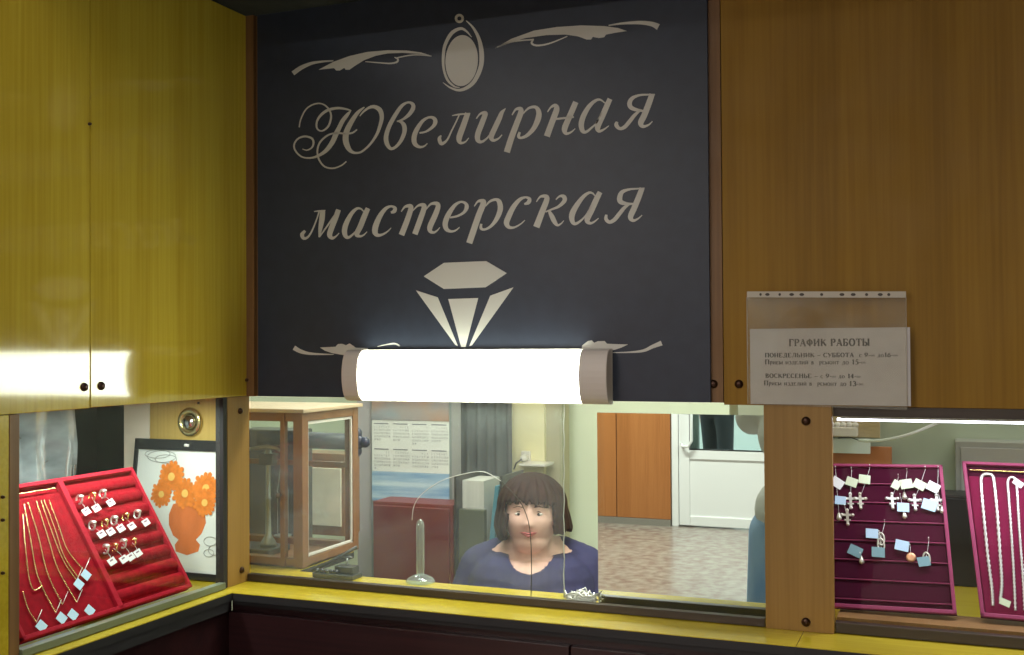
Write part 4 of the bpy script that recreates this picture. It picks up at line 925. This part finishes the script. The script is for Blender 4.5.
def hand(mb, P, d, up, side=1):
    "palm with five separate curled fingers, d = finger direction, up = back of hand"
    d = V(d).normalized(); up = V(up); up = (up-d*up.dot(d)).normalized(); s_ = d.cross(up)*side
    for t in (.0, .03, .06): mb.ell(P+d*(t+.02), (.036, .036, .036), 12, 8, Matrix.Diagonal((1, 1, 1)) if False else None) if False else None
    for t in (-.024, -.008, .008, .024): mb.caps([P+s_*t*.7, P+d*.085+s_*t], [.016, .013])
    for t, L_ in ((-.030, .055), (-.010, .070), (.010, .075), (.030, .066)):
        a = P+d*.088+s_*t; mb.caps([a, a+d*L_*.55-up*.006, a+d*L_*.9-up*.026], [.0088, .0082, .0068], 10)
    a = P+d*.03+s_*.03; mb.caps([a, a+d*.03+s_*.026-up*.008, a+d*.06+s_*.030-up*.02], [.012, .010, .008], 10)
# --- woman at the bench
WY = .95
hcw = at(531.5, 512, 'Y', WY)          # head centre
fc = V((CAM.x-hcw.x, CAM.y-hcw.y, 0)).normalized()      # faces the camera
fc = Matrix.Rotation(math.radians(-6), 3, 'Z') @ fc
sd = V((0, 0, 1)).cross(fc).normalized()                # to the viewer's right when facing us
if sd.dot(RR) < 0: sd = -sd
up = V((0, 0, 1))
wm = thing('person', V((hcw.x, WY+.15, .0)), 'woman in a navy top with short dark auburn hair seated behind the window', 'person')
def W3(a, b_, c_): return hcw + sd*a + up*b_ + fc*c_
def headmesh(mb, W3, k=1.0):
    vs = []; seg = 72; rg = 56
    for i in range(rg+1):
        th = math.pi*i/rg
        for j in range(seg):
            ph = 2*math.pi*j/seg
            x = math.sin(th)*math.sin(ph); y = math.cos(th); z = math.sin(th)*math.cos(ph)
            a = .085*x; b_ = .112*y; c_ = .093*z
            if y < -.1: f_ = 1-.16*(min(1, (-y-.1)/.9))**1.5; a *= f_*1.04
            g = lambda X, Y, sx, sy: math.exp(-((a-X)/sx)**2-((b_-Y)/sy)**2) if z > 0 else 0
            c_ += .016*g(0, -.022, .012, .011)+.009*g(0, -.002, .009, .022)   # nose
            c_ += .004*g(.010, -.028, .006, .006)+.004*g(-.010, -.028, .006, .006)
            c_ -= .006*g(.030, .008, .018, .012)+.006*g(-.030, .008, .018, .012)
            
            c_ += .005*g(.042, -.030, .030, .030)+.005*g(-.042, -.030, .030, .030)
            c_ += .005*g(0, -.052, .020, .010); c_ -= .002*g(0, -.067, .02, .006); c_ += .004*g(0, -.085, .024, .016)
            vs.append(W3(a*k, b_*k, c_*k))
    mb.add(vs, [(i*seg+j, (i+1)*seg+j, (i+1)*seg+(j+1) % seg, i*seg+(j+1) % seg) for i in range(rg) for j in range(seg)], True)
body = MB(); headmesh(body, W3)
body.ell(W3(0, -.080, .022), (.058, .056, .040), 20, 12)                      # double chin
body.caps([W3(0, -.06, -.01), W3(0, -.13, -.03)], [.062, .070])             # neck
body.caps([W3(-.15, -.168, -.05), W3(-.06, -.145, -.045), W3(.06, -.145, -.045), W3(.15, -.168, -.05)], [.058, .068, .068, .058])
body.caps([W3(-.085, -.23, 0), W3(0, -.235, .01), W3(.085, -.23, 0)], [.095, .10, .095])
body.caps([W3(0, -.36, .0), W3(0, -.53, -.03)], [.155, .165], 20)
hz_ = wbz+.028-hcw.z
for s_ in (-1, 1):
    body.caps([W3(s_*.165, -.18, -.05), W3(s_*.235, -.36, -.02), W3(s_*.15, hz_+.012, .215)], [.060, .050, .028])
    hand(body, W3(s_*.15, hz_+.008, .215), -sd*s_*.6+fc*.8, up, s_)
    body.ell(W3(s_*.078, -.005, -.01), (.012, .018, .026), 10, 8)
    body.caps([W3(s_*.09, -.60, 0), W3(s_*.11, -.61, .16)], [.09, .075])
remesh(body, 'body', M['skin'], wm, .0045, 2)
top = MB()
for s_ in (-1, 1): top.caps([W3(s_*.155, -.172, -.052), W3(s_*.085, -.148, -.055)], [.066, .068]); top.caps([W3(s_*.165, -.18, -.052), W3(s_*.238, -.37, -.02)], [.068, .062]); top.caps([W3(s_*.238, -.37, -.02), W3(s_*.20, -.41, .08)], [.062, .055])
top.caps([W3(-.09, -.225, .004), W3(0, -.245, .012), W3(.09, -.225, .004)], [.104, .112, .104])
top.caps([W3(-.10, -.29, .03), W3(.10, -.29, .03)], [.11, .11], 20)
top.caps([W3(-.05, -.165, -.09), W3(.05, -.165, -.09)], [.05, .05])
top.caps([W3(-.03, -.38, .0), W3(0, -.55, -.03)], [.178, .18], 20)
clo = remesh(top, 'navy_top', M['navy'], wm, .006, 4)
bm = bmesh.new(); bm.from_mesh(clo.data); off = parent_world(clo)
dl_ = []
for f_ in bm.faces:
    q = f_.calc_center_median()+off-hcw; a, b_, c_ = q.dot(sd), q.z, q.dot(fc)
    if (a/.082)**2+((b_+.070)/.100)**2 < 1 and c_ > -.03: dl_.append(f_)
bmesh.ops.delete(bm, geom=dl_, context='FACES'); bm.to_mesh(clo.data); bm.free()
# hair: chin-length bob with a fringe, one combed shell
hs = MB(); seg = 144; rings = 44; hv = []; hf = []
def hairpt(ph, t):
    # t 0..1 crown to ear height, 1..1.8 skirt
    r_ = 1+.018*math.sin(ph*23+3*t)+.012*math.sin(ph*41+5*t)+.01*math.sin(ph*7)
    if t <= 1:
        th = t*math.pi/2; h_ = .020+.100*math.cos(th); q = math.sin(th)
        wx, wz = .103*q, .110*q
    else:
        h_ = .020-.115*(t-1); fl = 1+.10*math.sin((t-1)*2.4)-.30*max(0, t-1.55)
        wx, wz = .103*fl, .108*fl
    x = wx*math.sin(ph)*r_; z = wz*math.cos(ph)*r_-.008
    if math.sin(ph) > 0: x *= 1.05+.10*max(0, t-1.1)
    return x, h_, z
for i in range(rings+1):
    for j in range(seg):
        ph = 2*math.pi*j/seg; mx_ = 1.84+.05*math.sin(ph*9)+.03*math.sin(ph*21)-(.22 if math.sin(ph) > 0 else 0)
        x, h_, z = hairpt(ph, mx_*i/rings); hv.append(W3(x, h_, z))
for i in range(rings):
    for j in range(seg):
        q = (hv[i*seg+j]+hv[(i+1)*seg+(j+1) % seg])/2-hcw; a, b_, c_ = q.dot(sd), q.z, q.dot(fc)
        fr = .046+.004*math.sin(a*190)+.003*math.sin(a*420)-.16*abs(a+.02)
        if c_ > .012 and b_ < fr and -.072-.05*max(0, b_) < a < .079: continue
        hf.append((i*seg+j, (i+1)*seg+j, (i+1)*seg+(j+1) % seg, i*seg+(j+1) % seg))
hs.add(hv, hf, True)
ho = hs.build('hair', M['hairm'], wm)
sol = ho.modifiers.new('thick', 'SOLIDIFY'); sol.thickness = .013; sol.offset = -1
fm = MB()
for s_ in (-1, 1): fm.ell(W3(s_*.030, .006, .0810), (.0118, .004, .0048), 14, 10, Matrix((sd, fc, up)).transposed())
fm.build('eye', M['eye'], wm)
im = MB()
for s_ in (-1, 1): im.ell(W3(s_*.030, .006, .0842), (.0046, .0020, .0044), 12, 8, Matrix((sd, fc, up)).transposed())
im.build('iris', M['iris'], wm)
bmw = MB()
for s_ in (-1, 1):
    bmw.tube([W3(s_*.016, .0265, .0885), W3(s_*.031, .030, .086), W3(s_*.047, .0235, .0755)], [.0009, .0013, .0006], 6)
    bmw.tube([W3(s_*.016, .010, .083), W3(s_*.029, .0145, .0835), W3(s_*.043, .009, .074)], [.0012, .0016, .001], 6)
bmw.build('eyebrow', M['hairm'], wm)
lm = MB(); lm.tube([W3(-.026, -.0485, .0835), W3(-.008, -.048, .0955), W3(0, -.0495, .0965), W3(.008, -.048, .0955), W3(.026, -.0485, .0835)], [.001, .0035, .003, .0035, .001], 8)
lm.tube([W3(-.022, -.0510, .0850), W3(0, -.0575, .0955), W3(.022, -.0510, .0850)], [.001, .0042, .001], 8); lm.build('lips', M['lips'], wm)
# chair under her
ch = thing('work_chair', V((hcw.x, WY+.12, 0)), 'dark stool the woman behind the window sits on', 'chair')
cz = hcw.z-.79
MB().lathe(V((hcw.x, WY+.10, cz-.05)), (0, 0, 1), [(.19, 0), (.21, .02), (.20, .045), (.05, .05)], 24).build('seat', M['dsteel'], ch)
for k in range(4):
    a = k*math.pi/2+.6; MB().tube([V((hcw.x+.12*math.cos(a), WY+.10+.12*math.sin(a), cz-.05)), V((hcw.x+.18*math.cos(a), WY+.10+.18*math.sin(a), 0))], .012, 8).build('leg', M['dsteel'], ch)

# ============================================================ THE HALL BEHIND THE VIEWER (seen in the mirror)
def mv(x, y, Y):                       # pixel in the mirror -> true place, at mirrored depth Y
    p = at(x, y, 'Y', Y); return V((p.x, 2*MY-Y, p.z))
FY = 7.3; HY = 2*MY-FY                # door wall
M['floor'] = mat('terrazzo', (.36, .33, .29), .25, col2=(.23, .17, .15), scale=(15, 15, 15), detail=15)
nt = M['floor'].node_tree; b_ = nt.nodes['Principled BSDF']
M['hwall'] = mat('hall_paint', (.62, .60, .52), .7)
M['pvc'] = mat('white_pvc', (.86, .87, .88), .3)
M['hpanel'] = wood('hall_veneer', (.48, .19, .06), (.38, .14, .04), .35)
struct(MB().box((-7, -12, -.05), (6, 2.0, 0)), 'floor', M['floor'])
struct(MB().box((-7, HY-.2, 3.0), (6, .9, 3.05)), 'ceiling_hall', mat('hall_ceiling', (.75, .74, .70), .7)); bpy.data.objects['ceiling_hall'].name = 'ceiling'
struct(MB().box((-7.0, HY-.2, 0), (-6.9, .05, 3.0)), 'wall_hall_left', M['hwall'])
struct(MB().box((5.9, HY-.2, 0), (6.0, .9, 3.0)), 'wall_hall_right', M['hwall'])
struct(MB().box((XR+.005, .02, 0), (5.9, .12, 3.0)), 'wall_hall_near', M['hwall'])
struct(MB().box((-7, -.01, 2.44), (XR, .05, 3.0)), 'wall_header', M['canopy'])
struct(MB().box((-7, -1.65, 0), (-2.06, -1.6, 3.0)), 'wall_hall_side', M['hwall'])
dx0 = mv(679, 450, FY).x; dx1 = mv(679, 450, FY).x+1.02; dzt = 2.15
jx0 = mv(672, 450, FY).x
struct(MB().box((-7, HY-.1, 0), (jx0-.01, HY, 3.0)), 'wall_door_left', M['hwall'])
struct(MB().box((dx1+.08, HY-.1, 0), (6, HY, 3.0)), 'wall_door_right', M['hwall'])
struct(MB().box((jx0-.01, HY-.1, dzt+.08), (dx1+.08, HY, 3.0)), 'wall_door_head', M['hwall'])
# wood panelling left of door
sx_ = mv(617.5, 450, FY).x; zbb = mv(640, 517.5, FY).z
p1 = mv(560, 450, FY).x; p2 = mv(671, 450, FY).x
hp1 = struct(MB().box((p1-1.0, HY+.001, zbb), (sx_-.006, HY+.03, 2.6)), 'wall_panelling', M['hpanel'], .003)
MB().box((sx_+.001, HY+.001, zbb), (p2, HY+.03, 2.6)).build('panel', M['hpanel'], hp1, .003)
MB().box((sx_-.0055, HY+.001, zbb), (sx_+.0005, HY+.012, 2.6)).build('seam', M['dark'], hp1)
struct(MB().box((p1-1.0, HY+.001, 0), (p2, HY+.045, zbb-.002)), 'baseboard_back', mat('grey_skirting', (.25, .23, .20), .5))
# door frame and door
df = MB(); df.box((jx0, HY-.06, 0), (dx0-.004, HY+.02, dzt)); df.box((dx1+.004, HY-.06, 0), (dx1+.07, HY+.02, dzt)); df.box((jx0, HY-.06, dzt), (dx1+.07, HY+.02, dzt+.07))
struct(df, 'trim_11', M['pvc'], .004)
zr0, zr1 = mv(715, 460, FY).z, mv(715, 450.5, FY).z; zk = mv(715, 517, FY).z; st_ = .095
dm = MB(); y0_, y1_ = HY-.05, HY+.012
dm.box((dx0, y0_, .012), (dx0+st_, y1_, dzt-.004)); dm.box((dx1-st_, y0_, .012), (dx1, y1_, dzt-.004)); dm.box((dx0+st_, y0_, .012), (dx1-st_, y1_, zk)); dm.box((dx0+st_, y0_, zr0), (dx1-st_, y1_, zr1)); dm.box((dx0+st_, y0_, dzt-.1), (dx1-st_, y1_, dzt-.004))
dr = struct(dm, 'door_1', M['pvc'], .006)
MB().box((dx0+st_, y0_+.01, zk), (dx1-st_, y1_-.014, zr0)).build('lower_panel', M['pvc'], dr)
MB().box((dx0+st_, HY-.02, zr1), (dx1-st_, HY-.016, dzt-.1)).build('pane', M['glass2'], dr)
gk = MB(); gk.box((dx0+st_, HY-.012, zr1), (dx0+st_+.006, y1_+.001, dzt-.1)); gk.box((dx0+st_, HY-.012, zr1), (dx1-st_, y1_+.001, zr1+.01)); gk.build('gasket', M['dark'], dr)
hb0 = mv(694, 443, FY); hx = mv(693, 440, FY).x; hx2 = mv(682, 440, FY).x; hz0 = mv(690, 446, FY).z; hz1 = hz0+.36
MB().tube([(hx2, HY+.012, hz0+.02), (hx2+.02, HY+.06, hz0), (hx-.03, HY+.065, hz0), (hx, HY+.065, hz0+.05), (hx, HY+.065, hz1-.05), (hx-.03, HY+.065, hz1), (hx2+.02, HY+.06, hz1), (hx2, HY+.012, hz1-.02)], .014, 10).build('pull_handle', M['pvc'], dr)
# outdoors behind the door: porch
M['pave'] = mat('grey_paving', (.42, .44, .42), .8)
struct(MB().box((-7, HY-6, -.04), (6, -12.01, .0)), 'ground', M['pave'])
struct(MB().box((jx0-.7, HY-.16, 0), (mv(698, 430, FY+.1).x, HY-.11, 2.9)), 'wall_porch', mat('dark_porch', (.10, .13, .12), .6))
struct(MB().box((-6, HY-5.2, 0), (5, HY-5.1, 2.2)), 'wall_outdoor', mat('pale_render', (.75, .80, .76), .8))
# hall ceiling fittings
for k, (x, y) in enumerate(((-2.6, -5.7), (.4, -5.7), (-2.6, -3.6), (.6, -3.4))):
    lf = thing('ceiling_lamp', (x, y, 2.95), ['ceiling lamp nearest the white door', 'ceiling lamp right of the one by the door', 'ceiling lamp over the middle of the hall left side', 'ceiling lamp over the middle of the hall right side'][k], 'lamp', 'hall ceiling lamps')
    MB().box((x-.62, y-.16, 2.955), (x+.62, y+.16, 2.9995)).build('housing', M['white'], lf)

def standing(name, label, C, face, h, cloth, mats, pose):
    "upright figure built as one body with clothes as children"
    f_ = V(face).normalized(); s_ = V((0, 0, 1)).cross(f_); k = h/1.75
    t = thing('person', V((C[0], C[1], 0)), label, 'person')
    def Q(a, b_, c_): return V((C[0], C[1], 0))+s_*a*k+V((0, 0, b_*k))+f_*c_*k
    b = MB()
    headmesh(b, lambda a, b__, c__: Q(a, 1.635+b__, .02+c__), 1)
    b.caps([Q(0, 1.56, 0), Q(0, 1.44, -.01)], [.05, .06]); b.caps([Q(-.14, 1.40, -.01), Q(.14, 1.40, -.01)], [.06, .06])
    b.caps([Q(0, 1.30, 0), Q(0, 1.05, 0)], [.12, .11]); b.caps([Q(-.05, 1.25, 0), Q(.05, 1.25, 0)], [.12, .12]); b.caps([Q(-.06, .96, 0), Q(.06, .96, 0)], [.12, .12])
    legs = pose['legs']; arms = pose['arms']
    for L_ in legs: b.caps([Q(*p) for p in L_], [.085, .055, .038]); b.caps([Q(L_[2][0], .035, L_[2][2]-.03), Q(L_[2][0], .03, L_[2][2]+.14)], [.034, .028])
    for A_ in arms:
        b.caps([Q(*p) for p in A_], [.045, .037, .027]); d_ = (Q(*A_[2])-Q(*A_[1])); hand(b, Q(*A_[2]), d_, f_, 1 if A_[0][0] > 0 else -1)
    remesh(b, 'body', M['skin'], t, .012, 2)
    sh = MB(); sh.caps([Q(-.15, 1.40, -.01), Q(.15, 1.40, -.01)], [.07, .07]); sh.caps([Q(-.055, 1.27, 0), Q(.055, 1.27, 0)], [.135, .135]); sh.caps([Q(0, 1.25, 0), Q(0, 1.0, 0)], [.135, .135]); sh.caps([Q(-.065, .97, 0), Q(.065, .97, 0)], [.14, .14])
    for A_ in arms: sh.caps([Q(*p) for p in A_][:2]+[Q(*A_[1]).lerp(Q(*A_[2]), .8)], [.062, .074, .052])
    remesh(sh, 'shirt', mats[0], t, .013, 4)
    tr2 = MB(); tr2.caps([Q(-.07, .93, 0), Q(.07, .93, 0)], [.132, .132])
    for L_ in legs: tr2.caps([Q(*p) for p in L_], [.108, .082, .070])
    remesh(tr2, 'trousers', mats[1], t, .013, 3)
    for L_ in legs:
        x, z = L_[2][0], L_[2][2]
        sm_ = MB(); sm_.caps([Q(x, .045, z-.04), Q(x, .042, z+.10)], [.045, .040]); sm_.caps([Q(x, .038, z+.10), Q(x, .034, z+.17)], [.038, .032]); remesh(sm_, 'shoe', M['dark'], t, .012, 2)
    hr = MB(); hr.ell(Q(0, 1.675, -.008), .093, 20, 12); hr.ell(Q(0, 1.63, -.04), .078, 20, 12); remesh(hr, 'hair', M['hairm'], t, .012, 2)
    return t
# bystander next to the viewer: white top, jeans
M['denim'] = mat('blue_denim', (.20, .38, .75), .8, col2=(.42, .62, .90), scale=(9, 9, 5)); M['shirtw'] = mat('white_shirt', (.80, .80, .76), .7)
px_ = mv(760, 470, 2.15).x+.178; ew = mv(753, 417, 2.3)
ea = (px_-ew.x)/(1.72/1.75); ez = ew.z/(1.72/1.75); ec = (ew.y-2*MY+2.15)/(1.72/1.75)
standing('person', 'person in blue jeans and white top reflected at the mirror right edge', (px_, 2*MY-2.15), (0, 1, 0), 1.72, None, (M['shirtw'], M['denim']),
         {'legs': [[(-.095, .88, 0), (-.12, .48, .01), (-.12, .09, 0)], [(.12, .88, 0), (.158, .50, .02), (.165, .09, 0)]],
          'arms': [[(.18, 1.39, 0), (ea, ez, ec), (ea-.12, ez+.16, ec+.20)], [(-.18, 1.39, 0), (-.24, 1.10, -.02), (-.22, .86, .02)]]})
# far person outside door
fx = mv(717, 440, 9.3)
standing('person', 'person in dark trousers outside the glazed white door', (fx.x, fx.y), (.4, -1, 0), 1.75, None, (M['dark'], mat('charcoal_trousers', (.02, .025, .03), .8)),
         {'legs': [[(-.09, .88, 0), (-.12, .48, .06), (-.13, .09, -.02)], [(.09, .88, 0), (.12, .48, -.02), (.15, .09, -.10)]],
          'arms': [[(.18, 1.39, 0), (.24, 1.12, -.02), (.25, .88, .05)], [(-.18, 1.39, 0), (-.24, 1.12, .0), (-.25, .88, .08)]]})
